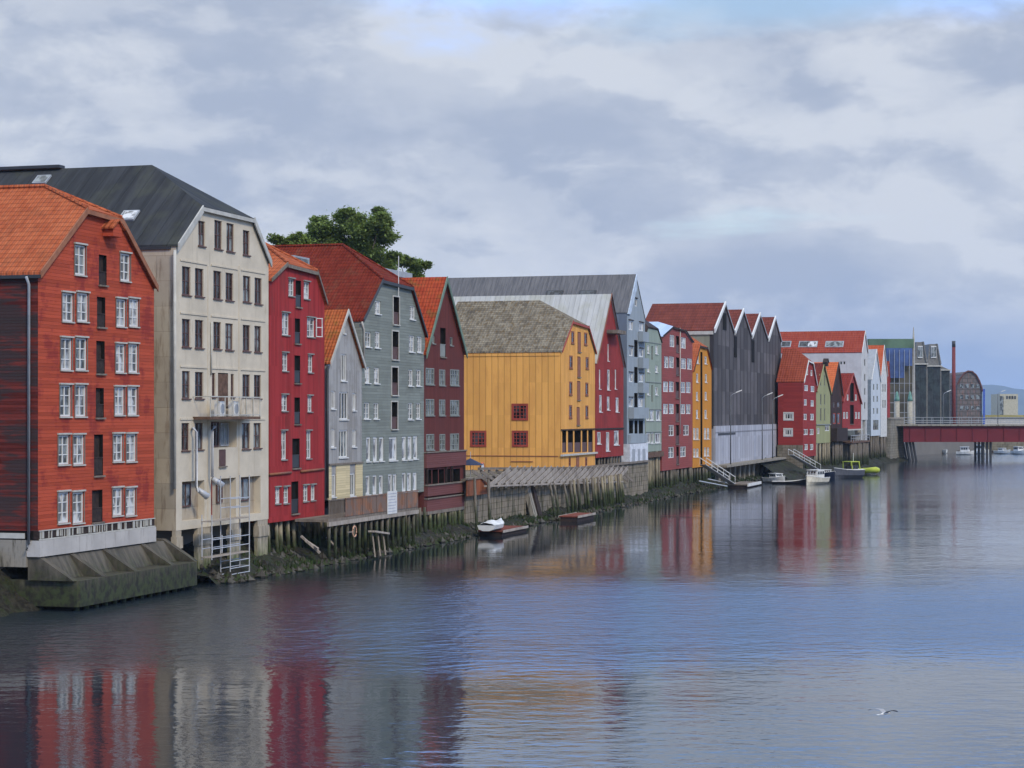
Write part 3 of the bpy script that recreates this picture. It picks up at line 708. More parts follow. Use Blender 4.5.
for xx in (220, 234):
    mb = MB(); u = b.uat(xx, 400, -.85)[0]; mb.box(u, u+.72, -.85, -.5, zf+.02, zf+.88)
    o = mb.build('air_conditioner', M['white'], None); o.parent = None
    o.matrix_world = Matrix.Translation(b.root.location) @ Matrix.Rotation(FA.rz, 4, 'Z')
    tag(o, 'white air conditioner box on the balcony of the cream warehouse, ' + ('nearer the orange-red house' if xx < 230 else 'nearer the beige screen'), 'air conditioner', 'air conditioners on the balcony')
    mb = MB()
    for k in range(16):
        a = 2*pi*k/16; a2 = 2*pi*(k+1)/16
        mb.prism([(u+.36+.28*cos(a), -.853, zf+.45+.28*sin(a)), (u+.36+.28*cos(a2), -.853, zf+.45+.28*sin(a2)), (u+.36, -.853, zf+.45)], (0, -.01, 0))
    mb.build('fan_grille', M['greymetal'], o)
# pipes and ducts
b.pipe([(174.8, 250, -.05), (174.8, 489, -.05)], .08, 'offwhite')
b.pipe([(211.3, 322, -.06), (211.3, 375, -.06)], .05, 'offwhite')
b.pipe([(192, 429, -.02), (194, 428, -.3), (196.3, 432, -.35), (196.3, 487, -.35), (199, 492, -.6)], .085, 'metal', 'vent_duct')
b.pipe([(215, 427, .2), (213.5, 427, -.3), (212.2, 431, -.35), (212.2, 477, -.35)], .085, 'metal', 'vent_duct')
for xx, yy in ((198, 489), (213, 478)):
    mb = MB(); u, z = b.uat(xx, yy, -.35); mb.tube([(u-.05, -.35, z), (u+.4, -.75, z-.45)], .13, 10, r2=.2); mb.build('duct_funnel', M['metal'], b.root, smooth=True)
# skylights
def skylight(b, px, py, wv, hz, m='gl_grey', fm='greymetal'):
    """on the left slope: centre found by walking the slope"""
    best = None
    (x1, z1), (x2, z2) = b.L, b.ridge
    for k in range(201):
        f = k/200; u = x1+(x2-x1)*f; z = z1+(z2-z1)*f+.17; v = b.vside(px, u); q = b.proj(u, v, z)
        if best is None or abs(q[1]-py) < best[0]: best = (abs(q[1]-py), u, v, z)
    _, u, v, z = best; d = Vector((x2-x1, 0, z2-z1)).normalized(); nrm = Vector((-d.z, 0, d.x))
    if nrm.z < 0: nrm = -nrm
    c = Vector((u, v, z)); e = Vector((0, 1, 0))
    def slab(w_, h_, t0, t1, mm, nm, par):
        mb = MB(); q = [c+e*a*w_/2+d*s_*h_/2+nrm*t0 for a, s_ in ((-1, -1), (1, -1), (1, 1), (-1, 1))]; mb.prism(q, nrm*(t1-t0)); return mb.build(nm, mm, par)
    fo = slab(wv, hz, -.05, .10, M[fm], 'skylight', b.root); slab(wv*.82, hz*.8, .103, .12, M[m], 'pane', fo)
skylight(b, 129, 216, 1.0, 1.0, 'gl_light'); skylight(b, 42, 180, .9, .9)
mb = MB(); v0, v1 = b.vside(62, b.ridge[0]), b.D
mb.box(b.ridge[0]-.35, b.ridge[0]+.35, v0, v1, b.ridge[1]+.16, b.ridge[1]+.34); mb.build('ridge_vent', M['blackmetal'], b.root)
mb = MB(); mb.box(-.1, .0, .3, 33, b.eL[1]-.12, b.eL[1]+.02); mb.build('gutter', M['blackmetal'], b.root)
W2 = b
# ---- scaffold ladder tower in front of the cream warehouse
sc_ = empty('scaffold', FA.pt(211.5, -.6), FA.rz, 'aluminium scaffold with walkways standing in the water before the cream warehouse', 'scaffold')
ux = lambda px: (FA.Y(px, -.6)-FA.Y(211.5, -.6))/cos(FA.a); zz = lambda px, py: FA.z(px, py, -.6)
for px, y0, y1 in ((230.3, 476, 572), (249.3, 475, 575), (211.8, 515, 560), (222, 535, 553)):
    for v in (0, .6):
        mb = MB(); mb.tube([(ux(px), v, max(-.4, zz(px, y1))), (ux(px), v, zz(px, y0))], .035, 6); mb.build('pole', M['metal'], sc_)
for py, xa, xb in ((519, 211, 250), (554, 211, 250)):
    z = zz(230, py); mb = MB(); mb.box(ux(xa), ux(xb), 0, .6, z-.06, z); mb.build('platform', M['plank'], sc_)
mb = MB()
for py in (498, 507, 536, 545, 560, 567, 573):
    xa = 211.5 if py in (536, 545) else 230.3
    z = zz(240, py)
    for v in (0, .6): mb.tube([(ux(xa), v, z), (ux(249.3), v, z)], .028, 6)
for py in (560, 567, 573): mb.tube([(ux(249.3), 0, zz(240, py)), (ux(249.3), .6, zz(240, py))], .028, 6)
mb.build('crossbar', M['metal'], sc_)
# ---- 3 narrow crimson house ---------------------------------------------------------------------
crims = boards('crimson_vertical_boards', lin(172, 52, 56), 'v', .22, lin(120, 62, 60), .5, .56, .45, .13, wcell=(2, .5))
b = Bld('warehouse', 'narrow crimson house with vertical boards and a clipped orange roof on timber piles', 'house', FA, 269.5, .9, HOUSES)
b.shape((269.5, 281), (324.5, 304), (269.5, 523), [(285, 265.5), (315, 273.5)], 22, (263, 235), 'R3')
st = ws('white', 'cclg', 2, 3, .06, .035, 'grey_frame')
b.win([(288.5, 279, 294, 296), (303.8, 282, 309.3, 299), (282, 313, 289, 335), (307, 318, 314.5, 337), (282.3, 353, 287.8, 371), (308, 355, 312.7, 372.5), (281.6, 395, 287.4, 411), (307.6, 396, 312, 411.7),
       (281.3, 431, 286.4, 459.5), (306.3, 431, 311, 458.5), (275.2, 487.5, 280, 503.7), (283.6, 487, 288.6, 503.3), (303.2, 485.5, 308, 501.3), (310.8, 485, 315, 500.3)], st)
b.door([(295.6, 280.5, 301, 307), (294.8, 318.5, 300, 343.5), (294.5, 355.5, 300.2, 383), (294.4, 397.5, 300, 424), (292.3, 438.5, 299.6, 468), (291.3, 481.5, 298.3, 513.5)], 'dark', 'blackmetal', .3)
b.walls(crims); b.roof(orange, .3, .3); b.verge(M['weather'], .22); b.ridgecap(orange, .12)
b.pipe([(269.8, 474.5, -.06), (291, 472.5, -.06)], .08, 'rust_frame', 'trim_board'); b.pipe([(301, 471.5, -.06), (324, 469, -.06)], .08, 'rust_frame', 'trim_board')
# casement standing open
u = b.u(314.7); z0, z1 = b.fr.z(316, 337, b.w), b.fr.z(316, 318, b.w); mb = MB()
for q in ((0, .06), (.5, .56)): mb.box(u+.05+q[0]*.75, u+.05+q[1]*.75, -.5*q[0]-.12, -.5*q[0]-.06, z0, z1)
for z in (z0, (z0+z1)/2-.02, z1-.05): mb.bar((u+.05, -.09, z+.02), (u+.47, -.37, z+.02), .04, .05)
mb.build('open_casement', M['white'], b.root)
ua_, zr = b.uat(293, 255, 3.2); ub_, _ = b.uat(309.5, 255, 3.2)
mb = MB(); mb.prism([(ua_, 3.2, zr-2), (ub_, 3.2, zr-2), (ub_, 3.2, zr), (ua_, 3.2, zr)], (0, 1.6, 0)); do = mb.build('roof_dormer', M['greymetal'], b.root)
mb = MB(); mb.box(ua_+.12, ub_-.12, 3.16, 3.198, zr-.75, zr-.12); mb.build('pane', M['gl_grey'], do)
b.piles(270, 326, 9, rows=(.3, 1.8), r=(.1, .16), m='pile_pale'); R3 = b
# ---- 4 small grey gabled house ------------------------------------------------------------------
greyv = boards('silver_grey_boards', lin(158, 156, 152), 'v', .12, lin(128, 122, 114), .5, .52, .4, .14)
creamh = boards('cream_clapboard', lin(200, 184, 142), 'h', .16, None, 0, 0, .5, .1)
mossyor = tiles('mossy_orange_tiles', lin(176, 84, 46), lin(206, 112, 62), lin(128, 104, 44), .6, .22, .24)
b = Bld('warehouse', 'small silver-grey gabled house with cream lower storey between crimson and grey-green houses', 'house', FA, 328, .9, HOUSES)
b.shape((328, 363), (362, 367), (328, 500), [(345.3, 312)], 9)
st = ws('white', 'dg', 2, 3, .09, .045)
st1 = ws('white', 'dg', 1, 3, .09, .045)
b.win([(341, 354, 346.3, 381), (331, 391, 335.4, 409), (339.4, 392, 348, 419.5), (352.4, 393, 356, 410.5), (331, 429, 335, 447.5), (338.8, 430, 347.5, 457.5), (352, 430, 356, 446.8)], ws('white', 'dg', 3, 1, .09, .05))
b.win([(331.2, 474, 335.5, 497), (349.6, 473, 355, 496)], ws('white', 'g', 2, 1, .12, .04))
b.win([(343.5, 327, 345.2, 333.5)], st1)
b.walls(greyv); b.roof(mossyor, .35, .5); b.verge(M['offwhite'], .32, .07)
mb = MB(); zz1 = b.fr.z(345, 464.5, b.w)
u2 = b.Rt[0]
for q in ((0.0, b.u(331)-.02), (b.u(335.7)+.02, b.u(349.4)-.02), (b.u(355.1)+.02, u2)): mb.box(q[0], q[1], -.05, -.003, b.base, zz1)
mb.build('lower_cladding', creamh, b.root)
mb = MB(); mb.box(0, u2, -.12, -.052, zz1, zz1+.12); mb.build('string_board', M['weather'], b.root)
b.pipe([(327.6, 366, -.05), (327.6, 498, -.05)], .09, 'blackmetal')
b.piles(327, 362, 9, ztop=2.4, rows=(-.9, .9, 2.2), r=(.09, .14), m='pile')
G4 = b
# ---- 5 grey-green clapboard house ----------------------------------------------------------------
gg = boards('grey_green_clapboard', lin(122, 128, 120), 'h', .2, lin(104, 108, 100), .4, .52, .4, .08)
redt = tiles('dark_red_pantiles', lin(112, 38, 28), lin(142, 54, 38), lin(110, 82, 58), .3, .24, .25)
b = Bld('warehouse', 'large grey-green clapboard house with dark red hipped roof, white windows and loading doors', 'house', FA, 361.5, .9, HOUSES)
b.shape((361.5, 321), (425, 337), (361, 499), [(380.6, 281.5), (410.6, 289)], 20, (343, 250), 'G5')
st = ws('white', 'cclg', 2, 3, .08, .03)
R_ = [(375, 301, 380.6, 314), (409.8, 306, 415, 319.5), (365.4, 332, 371, 347), (374.9, 331.5, 380, 348), (409, 335.5, 414.3, 352), (417.2, 336.5, 422, 352.5), (364.9, 367, 370, 383), (374, 367.5, 379.3, 383.5),
      (408.5, 369.5, 413, 386), (416.3, 369.5, 421, 386), (364, 402.5, 369.8, 419), (373.8, 403, 378.8, 419), (408, 403, 413, 419.5), (416, 403, 420.5, 419)]
b.win(R_, st)
st2 = ws('white', 'l', 1, 1, .13, .03)
b.win([(366.3, 437, 370.6, 461.5), (373, 437, 377.4, 461.3), (379.2, 437, 383.8, 461), (389, 437, 397, 460.5), (402, 436.3, 406.2, 460), (407.8, 436.3, 412, 459.6), (413.3, 436, 417.7, 459)], st2)
b.win([(365.7, 475.5, 370, 494.5), (372.7, 475, 377, 494.2), (379.1, 475, 383.2, 494), (388.2, 474, 392.3, 493), (392.9, 474, 396.8, 493), (402.1, 472.7, 406.1, 492), (407.3, 472.7, 411.4, 491.5), (412.9, 472.5, 417, 491)], st2)
b.door([(393, 297, 399, 324.5), (392, 331.5, 398.3, 359.5), (391.5, 367.5, 397.8, 395), (391.2, 402, 397.3, 429)], 'dark', 'brown_frame', .5, frame='offwhite')
b.walls(gg); b.roof(redt, .3, .35); b.verge(M['blackmetal'], .25); b.ridgecap(redt, .12)
b.piles(362, 417, 15, ztop=2.5, rows=(-.6, .8, 2.3), r=(.1, .16), m='pile')
b.pipe([(362, 322, -.1), (364, 330, -.1), (364, 360, -.08)], .07, 'offwhite')
u = b.u(396); zt_ = b.fr.z(396, 256, b.w); zb_ = b.fr.z(396, 296, b.w)
mb = MB(); mb.tube([(u, -.2, zb_), (u, -.2, zt_)], .03, 6); mb.build('flagpole', M['white'], b.root)
um, zz_ = b.uat(379, 267.5, 11); ux_ = b.uat(408.5, 267.5, 11)[0]; mb = MB()
mb.box(um, ux_, 11.0, 15, zz_-5.3, zz_-.5); bo = mb.build('rooftop_plant_room', plain('pale_blue_sheet', lin(150, 162, 176), .5), b.root)
mb = MB(); mb.box(um-.6, ux_+.2, 10.7, 15.2, zz_-.5, zz_); mb.build('cornice', M['greymetal'], bo)
G5 = b
# ---- 6 maroon house with steep gable -------------------------------------------------------------
mar = boards('maroon_boards', lin(112, 58, 56), 'v', .18, lin(96, 56, 58), .4, .52, .3, .08)
marh = boards('maroon_clapboard', lin(120, 74, 76), 'h', .16, None, 0, 0, .4, .06)
b = Bld('warehouse', 'maroon house with steep green-edged gable and open veranda on a row of piles', 'house', FA, 424, .9, HOUSES)
b.shape((424, 354), (464, 354), (424, 511.5), [(444.3, 279)], 14)
st = ws('grey_frame', 'g', 4, 3, .08, .045, reveal=.07)
st3 = ws('grey_frame', 'g', 3, 3, .08, .045, reveal=.07)
b.win([(425.6, 368, 434, 384.5), (450, 369.5, 459, 385.5), (425.6, 399, 434, 415.5), (450, 400, 459, 415.5), (426, 434, 434, 450), (450, 433.5, 458.8, 450)], st)
b.win([(439, 369.5, 445, 385.5), (439, 399.5, 445, 415.5), (439.5, 434, 445, 450)], st3)
b.win([(432.2, 335.5, 435, 343.5), (450, 337, 453, 345.5)], ws('grey_frame', 'g', 1, 1, .08, .03))
b.door([(440.2, 328, 445.6, 357)], 'dark', 'grey_frame', .4)
for q in ((425.2, 470, 431.5, 484), (432.3, 469.5, 438, 484), (438.8, 469.3, 444, 483.5), (445, 469, 450.4, 483), (451, 468.7, 460, 482)): b.hole(*q, depth=1.6, back=2)
b.walls(mar); b.roof(mossyor if False else tiles('mossy_red_tiles', lin(166, 60, 36), lin(196, 84, 46), lin(110, 90, 40), .6, .26, .3), .35, .5); b.verge(plain('green_bargeboard', lin(100, 122, 104)), .45, .08, 'LR')
uR = b.Rt[0]
for ya, yb, dp in ((452, 466.5, .2), (484, 494, .3), (497, 510, .25)):
    mb = MB(); z1, z0 = b.fr.z(444, ya, b.w), b.fr.z(444, yb, b.w); mb.box(.02, uR-.02, -dp, -.004, z0, z1); o = mb.build('balcony_front', marh, b.root)
    mb = MB(); mb.box(-.03, uR+.03, -dp-.08, -.004, z1, z1+.09); mb.build('rail_cap', M['weather'], o)
for x in (425.5, 444.5, 450.5, 463):
    mb = MB(); mb.box(b.u(x)-.06, b.u(x)+.06, -.2, -.08, b.fr.z(444, 484, b.w), b.fr.z(444, 466.5, b.w)); mb.build('veranda_post', M['darkwood'], b.root)
mb = MB(); mb.box(0, uR, -.3, .3, b.base-.25, b.base-.01); mb.build('sill_beam', M['weather'], b.root)
b.piles(423, 465, 17, ztop=b.base-.25, rows=(-.15, .9), r=(.1, .14), m='pile_pale', lean=.04)
# ---- 7 big yellow warehouse ----------------------------------------------------------------------
yel = boards('ochre_yellow_boards', lin(226, 162, 72), 'v', .62, lin(204, 142, 64), .5, .52, .8, .07, lw=.15, wscale=.3, wcell=(2.2, .5))
lich = tiles('lichen_slate_shingles', lin(92, 84, 72), lin(150, 140, 120), lin(112, 88, 50), .6, .3, .22, .9, 1.2)
b = Bld('warehouse', 'big ochre-yellow warehouse with lichen-covered slate roof and red-framed windows', 'house', FA, 561, .9, HOUSES)
D7 = b.vside(438)
b.shape((561, 352), (595, 354), (561, 479), [(571.8, 322.5), (587.3, 327.5)], D7, (540, 303), 'Y7')
st = ws('red_frame', 'd', 4, 4, .12, .05, None, ('red_frame', .09), reveal=.07)
b.win([(512.5, 404.5, 527.3, 419.5), (512.8, 431.5, 527.3, 446), (471, 431.5, 485.5, 446)], st, True)
st = ws('rust_frame', 'd', 1, 1, .12, .03)
b.win([(571, 331, 574, 343.5), (584, 332.5, 587, 345), (569.2, 355.5, 572.3, 368.5), (585.6, 357, 588.4, 369), (569, 381.5, 572, 395), (585.2, 382.5, 588, 395.5), (568.9, 405, 571.8, 418), (585.3, 405.5, 588, 418), (568.6, 457, 570.4, 468), (585, 457, 587, 467)], ws('rust_frame', 'd', 1, 2, .16, .04, reveal=.05))
b.door([(577.5, 332, 580.6, 352), (577.3, 356.5, 580.3, 377), (577, 381, 580, 400), (576.6, 407, 579.5, 425), (576, 456.5, 579, 468)], 'rust_frame', None, .08)
for q in ((562.2, 430.5, 566.2, 452.5), (568, 430.5, 573, 452.3), (574.5, 430.3, 580.8, 452.3), (582.2, 430, 587, 452), (588.3, 430, 592.6, 452)):
    h = b.hole(*q, depth=1.5, back=2)
    mb = MB(); mb.box(h['a0']+.01, h['a1']-.01, .05, .1, h['z0']+.02, h['z0']+(h['z1']-h['z0'])*.45); mb.build('arcade_rail', M['brown_frame'], b.root)
b.walls(yel); b.roof(lich, .25, .3, .12); b.verge(M['red_frame'], .22, .06)
b.box('ledge', 560.5, 453.2, 595.5, 455, -.25, -.005, M['offwhite'])
b.box('arcade_head', 560.8, 428.8, 595, 430, -.12, -.005, M['darkwood'])
mb = MB(); mb.box(-.06, -.005, .1, D7-.2, b.L[1]-.35, b.L[1]-.1); mb.build('eaves_board', yel, b.root)
mb = MB(); v0 = b.vside(558); z = b.Sd(512, 456)[1]; mb.box(-.05, -.004, v0, D7-.2, z-.04, z+.04); v1, z1 = b.Sd(533, 457.5); v2, _ = b.Sd(511, 457.5)
mb.box(-.07, -.004, v1, v2, z1-.42, z1-.35); mb.build('weather_bar', M['rust_frame'], b.root)
Y7 = b
# ---- 8 dark red steep gable with metal roof ------------------------------------------------------
dred = boards('barn_red_boards', lin(160, 58, 58), 'v', .3, lin(126, 54, 54), .5, .54, .35, .1)
zinc = metal_roof('pale_zinc_roof', lin(158, 158, 154), lin(180, 180, 176), .55, .85, lin(150, 148, 112), .3)
b = Bld('warehouse', 'barn-red steep gabled house with pale zinc roof next to the yellow warehouse', 'house', FA, 595.6, .9, HOUSES)
b.shape((595.6, 363), (623.5, 367), (595.6, 458), [(610, 295)], 34)
b.win([(599, 369.5, 600.6, 389), (607.2, 369.5, 610, 390), (614.8, 369.5, 616.4, 389), (599.2, 395, 602, 412), (607, 396.5, 609.8, 410), (615.7, 397.5, 618.8, 412), (597.2, 432, 601, 444), (606, 432, 609.6, 451), (614, 430.5, 619, 445), (607.6, 344, 609, 361)], ws('white', 'l', 1, 1, .12, .03))
b.walls(dred); b.roof(zinc, .3, .4, .08); b.verge(M['rust_frame'], .25, .06, mR=M['darkwood'])
b.box('crane_beam', 606.5, 330.5, 615, 334, -1.2, -.01, M['weather']); b.box('string_board', 595.6, 428, 623.5, 429.5, -.1, -.004, M['darkwood'])
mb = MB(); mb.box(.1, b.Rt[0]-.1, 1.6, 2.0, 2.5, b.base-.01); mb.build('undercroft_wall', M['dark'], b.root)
b.piles(596, 623, 9, rows=(.2,), r=(.09, .14), m='pile', lean=.03, zb=2.9)
# ---- 9 blue-grey tower block with balconies -------------------------------------------------------
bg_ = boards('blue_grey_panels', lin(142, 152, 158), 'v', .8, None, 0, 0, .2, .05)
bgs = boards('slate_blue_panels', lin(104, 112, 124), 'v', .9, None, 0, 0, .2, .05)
dsl = metal_roof('dark_corrugated_roof', (0.085, 0.085, 0.09), (0.15, 0.145, 0.145), .5, .6, None, 0, 2.0)
b = Bld('apartment_house', 'tall blue-grey gabled block with stacked balconies and white ground floor by barn-red house', 'house', FA, 627, .9, HOUSES)
b.shape((627, 313), (645, 320), (627, 474), [(635.6, 275.5)], 62)
stw = ws('white', 'l', 1, 1, .12, .03, 'darkwood', sill=False)
b.win([(634.8, 298.5, 637.2, 306.5), (628.6, 320.5, 633, 330), (639, 322.5, 643.4, 331), (628.8, 346.5, 633, 356), (639, 348.5, 643.4, 357), (628.8, 372.5, 633, 382), (639, 373.5, 643.4, 382), (628.8, 397.5, 633, 407), (638.3, 397.5, 642.8, 407)], stw)
for q in ((634.2, 340, 637.6, 357), (634.2, 367, 637.6, 383), (634.2, 393, 637.6, 409), (629, 420.5, 633, 433.5), (634.6, 420.5, 637.5, 433.5), (638.8, 420.5, 643, 433.5)): b.hole(*q, depth=1.4, back=2)
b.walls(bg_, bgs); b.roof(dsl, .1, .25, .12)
mb = MB(); oh = -.18; mb.prism([(b.L[0]-.1, oh, b.L[1]-.1), (b.T[0][0], oh, b.T[0][1]+.15), (b.T[0][0], oh, b.T[0][1]-1.4), (b.L[0]+1.1, oh, b.L[1]-.1)], (0, .14, 0)); mb.build('gable_panel', plain('pale_blue_panel', lin(172, 186, 200)), b.root)
for y0, y1 in ((332, 342), (358, 368.5), (383, 393), (407.5, 418.5)):
    b.box('balcony', 638 if y0 != 407.5 else 628.6, y0, 643.8, y1, -.6, -.01, bg_)
b.box('parapet', 628, 434.5, 645, 443, -.3, -.01, bg_)
wb = plain('white_render', lin(198, 202, 208), .8)
b.box('ground_floor', 626.8, 443.5, 645, 474, -.35, .6, wb)
for x0, x1 in ((629, 632), (634.7, 637), (639.3, 642.3)): b.box('entrance', x0, 449, x1, 471, -.36, -.352, M['greymetal'])
for i, xx in enumerate((546, 600)): skylight(b, (554.5, 587.5)[i], 294, 1.9, 1.0, 'gl_dark', 'blackmetal')
mb = MB(); mb.box(.2, b.Rt[0], -.2, 1.5, -.5, 3.0); mb.build('river_wall', algae('pale_river_wall', lin(170, 160, 130), (.05, .06, .02), .6, 1.4), b.root)
# ---- 10 light green house ------------------------------------------------------------------------
lg = boards('sage_green_boards', lin(140, 152, 138), 'v', .4, None, 0, 0, .25, .06)
b = Bld('warehouse', 'narrow sage green house between the blue-grey block and the dusty red house', 'house', FA, 645.8, .9, HOUSES)
b.shape((645.8, 334), (661.5, 343), (645.8, 452), [(647.3, 328), (657.5, 330)], 16)
b.win([(647.3, 345, 649.6, 353.5), (655.3, 345.5, 658, 354), (647.3, 365, 649.6, 372), (655.3, 365.5, 658, 372.5), (647.3, 386, 649.6, 395), (655.3, 387, 658, 395), (646.2, 410, 649.6, 420.5), (650, 410, 654, 420.5), (656, 410, 660.6, 420.5), (646.2, 433, 650.6, 443), (651.3, 432.5, 653.8, 443.5), (655, 433, 660.6, 443)], ws('white', 'l', 1, 1, .12, .03))
b.win([(651.5, 346, 653, 360), (651.5, 385, 653, 402)], ws('grey_frame', 'd', 1, 1, .05, .03, sill=False))
b.walls(lg); b.roof(M['darkwood'], .2, .2)
for y in (342.5, 382, 409, 431.5): b.box('string_board', 645.8, y, 661.5, y+.7, -.07, -.004, M['grey_frame'])
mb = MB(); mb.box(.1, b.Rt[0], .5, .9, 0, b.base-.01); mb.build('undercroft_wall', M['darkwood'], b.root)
b.piles(646, 661, 8, rows=(.15,), r=(.12, .18), m='pile_pale', lean=.05)
b.box('fender_beam', 646, 452, 661.5, 457, -.3, -.02, M['brownwood'])
# ---- 11 pink-red house ---------------------------------------------------------------------------
pr = boards('dusty_red_clapboard', lin(156, 78, 78), 'h', .25, lin(144, 80, 80), .5, .5, .25, .06)
b = Bld('warehouse', 'dusty red clapboard house with pale blue metal roof beside the amber house', 'house', FA, 662, .9, HOUSES)
b.shape((662, 337), (692.5, 343), (662, 471), [(672.6, 327.5), (684.3, 331)], 18)
st = ws('white', 'cl', 3, 2, .1, .05, sill=False)
st4 = ws('white', 'cl', 2, 2, .1, .05, sill=False)
b.win([(669.8, 335, 674.6, 347), (681.2, 337.5, 686, 348.5), (664.2, 356.5, 668.8, 368), (669.3, 356.5, 674, 368), (681.2, 358.3, 686.3, 369), (687.2, 358.6, 692, 369.6), (663.2, 381.5, 668.3, 392), (669, 381.5, 674, 392), (681, 382, 685.6, 392.8), (686.2, 382, 690.8, 393), (663.2, 403.8, 668.2, 414), (668.9, 403.8, 674, 414), (680.7, 404.2, 685.4, 414), (686, 404.2, 690.7, 414),
       (668.7, 425, 674, 436), (683.3, 425, 689, 435.5), (668.4, 447, 674, 458), (680.2, 446.5, 686, 457)], st4)
b.door([(676, 336, 679, 352), (676, 357.5, 679.2, 375), (675.6, 382, 679, 398), (675.6, 404, 679, 421), (675.6, 425, 679, 444), (676.3, 446.5, 678.8, 464)], 'brown_frame', 'brown_frame', .4)
b.walls(pr); b.roof(metal_roof('pale_blue_metal_roof', lin(150, 172, 200), lin(186, 200, 220), .5, .4), .25, .25, .08); b.verge(M['darkwood'], .2)
b.pipe([(680.2, 328, -.05), (680.2, 434, -.05)], .06, 'offwhite')
b.piles(662, 693, 15, rows=(.2, 1.2), r=(.12, .18), m='pile', lean=.05)
# ---- 12 amber house ------------------------------------------------------------------------------
amb = boards('amber_boards', lin(216, 142, 34), 'v', .35, None, 0, 0, .25, .06)
b = Bld('warehouse', 'narrow amber-orange house with dark central groove beside the grey saw-tooth warehouse', 'house', FA, 692.8, .9, HOUSES)
b.shape((692.8, 372), (711.5, 370), (692.8, 468), [(699.3, 346.5), (706.5, 348.5)], 14)
b.win([(696.6, 355.5, 699, 363.5), (704.6, 356.5, 707, 364), (696.2, 373.5, 698.4, 382.5), (705, 374, 707.2, 382.5), (696, 391.8, 698.2, 400.5), (704.8, 391.8, 707, 400), (696, 409.8, 698.2, 418.5), (704.6, 409.8, 706.9, 418.5)], ws('white', 'l', 1, 1, .12, .03))
b.win([(693.3, 428, 695.8, 439.5), (696.3, 428, 698.8, 439.5), (703.9, 428, 706.4, 439), (706.9, 428, 709.4, 439), (693.3, 448.5, 695.8, 457), (696.3, 448.5, 698.8, 457), (704, 447.5, 706.4, 456), (706.9, 447.5, 709.4, 456)], ws('white', 'cl', 2, 2, .1, .04))
h = b.hole(700.4, 352, 702.4, 466, depth=.6)
b.walls(amb); b.roof(orange, .25, .25); b.verge(M['darkwood'], .18)
b.piles(693, 712, 8, rows=(.2, 1.2), r=(.12, .18), m='pile', lean=.05)
# ---- 13 grey warehouse with four gables ------------------------------------------------------------
gw = boards('dark_grey_standing_seam', lin(90, 86, 86), 'v', 2.9, lin(74, 71, 72), .4, .5, .85, .3, lw=.4)
gwl = boards('light_grey_corrugated_wall', lin(164, 166, 174), 'v', 1.9, lin(150, 150, 156), .4, .5, .5, .12, lw=.3)
gws = boards('beige_side_panels', lin(132, 132, 112), 'v', 1.2, None, 0, 0, .25, .06)
rb = tiles('red_brown_roof', lin(112, 56, 50), lin(138, 70, 60), None, 0, .5, .4)
b = Bld('warehouse', 'long dark grey warehouse with four saw-tooth gables, white verges and pale corrugated base', 'warehouse', FA, 713.4, .9)
root = b.root
px = [(713.4, 331), (724, 304.5), (733.7, 333), (742.2, 312.5), (751, 337), (758.8, 315.8), (767.4, 340), (774.2, 318), (781, 342)]
P_ = [b.P(*q) for q in px]; base = b.P(713.4, 465)[1]; zsp = b.P(745, 427.5)[1]; D = b.vside(640)
ze = (P_[0][1]+P_[8][1])/2; zr = max(p[1] for p in P_)
for i in (1, 3, 5, 7): P_[i] = (P_[i][0], (P_[i][1]+zr)/2)
mb = MB(); mb.prism([(P_[0][0], 0, zsp)] + [(p[0], 0, p[1]) for p in P_] + [(P_[8][0], 0, zsp)], (0, .5, 0)); o = mb.build('front_wall', gw, root)
mb = MB(); mb.box(P_[0][0], P_[8][0], .51, D, base, min(p[1] for p in P_)); mb.build('wall', gws, root)
mb = MB()
mb.box(P_[0][0], P_[8][0], -.25, .505, base, zsp+.35); mb.build('corrugated_base', gwl, root)
mb = MB(); mb.box(P_[0][0]+2, P_[0][0]+15, -.29, -.252, zsp-.9, zsp-.6)
k = P_[0][0]+.4
while k < P_[8][0]-.4: mb.box(k, k+.25, -.28, -.252, zsp-.62, zsp-.42); k += .9
mb.build('vent_slots', M['blackmetal'], root)
for i in (0, 2, 4, 6):
    a, r_, c = P_[i], P_[i+1], P_[i+2]; mb = MB(); th = .15
    mb.prism([(a[0], -.1, a[1]+.02), (r_[0], -.1, r_[1]+.02), (r_[0], D, r_[1]+.02), (a[0], D, a[1]+.02)], (0, 0, th))
    mb.prism([(c[0], -.1, c[1]+.02), (r_[0], -.1, r_[1]+.02), (r_[0], D, r_[1]+.02), (c[0], D, c[1]+.02)], (0, 0, th)); mb.build('roof', rb, root)
    mb = MB(); mb.prism([(a[0]-.1, -.32, a[1]-.25), (r_[0], -.32, r_[1]-.1), (r_[0], -.32, r_[1]+.35), (a[0]-.25, -.32, a[1]+.35)], (0, .2, 0)); mb.build('verge', M['white'], root)
    mb = MB(); mb.prism([(c[0], -.22, c[1]-.1), (r_[0], -.22, r_[1]+.1), (r_[0], -.22, r_[1]+.3), (c[0], -.22, c[1]+.18)], (0, .1, 0)); mb.build('verge', M['greymetal'], root)
mb = MB(); mb.box(P_[0][0]-.2, P_[0][0]+.02, 0, D, P_[0][1]-.45, P_[0][1]); mb.build('eaves_board', M['offwhite'], root)
mb = MB(); u = b.u(724.3); mb.box(u-1.2, u+1.4, -.06, -.004, b.P(724, 330)[1], b.P(724, 313)[1]); mb.build('loading_hatch', M['dark'], root)
for x0, y0, x1, y1 in ((734, 336, 736.5, 357), (751.5, 340, 754, 362)):
    mb = MB(); mb.box(b.u(x0), b.u(x1), -.08, -.004, b.P(x0, y1)[1], b.P(x0, y0)[1]); mb.build('loading_hatch', M['dark'], root)
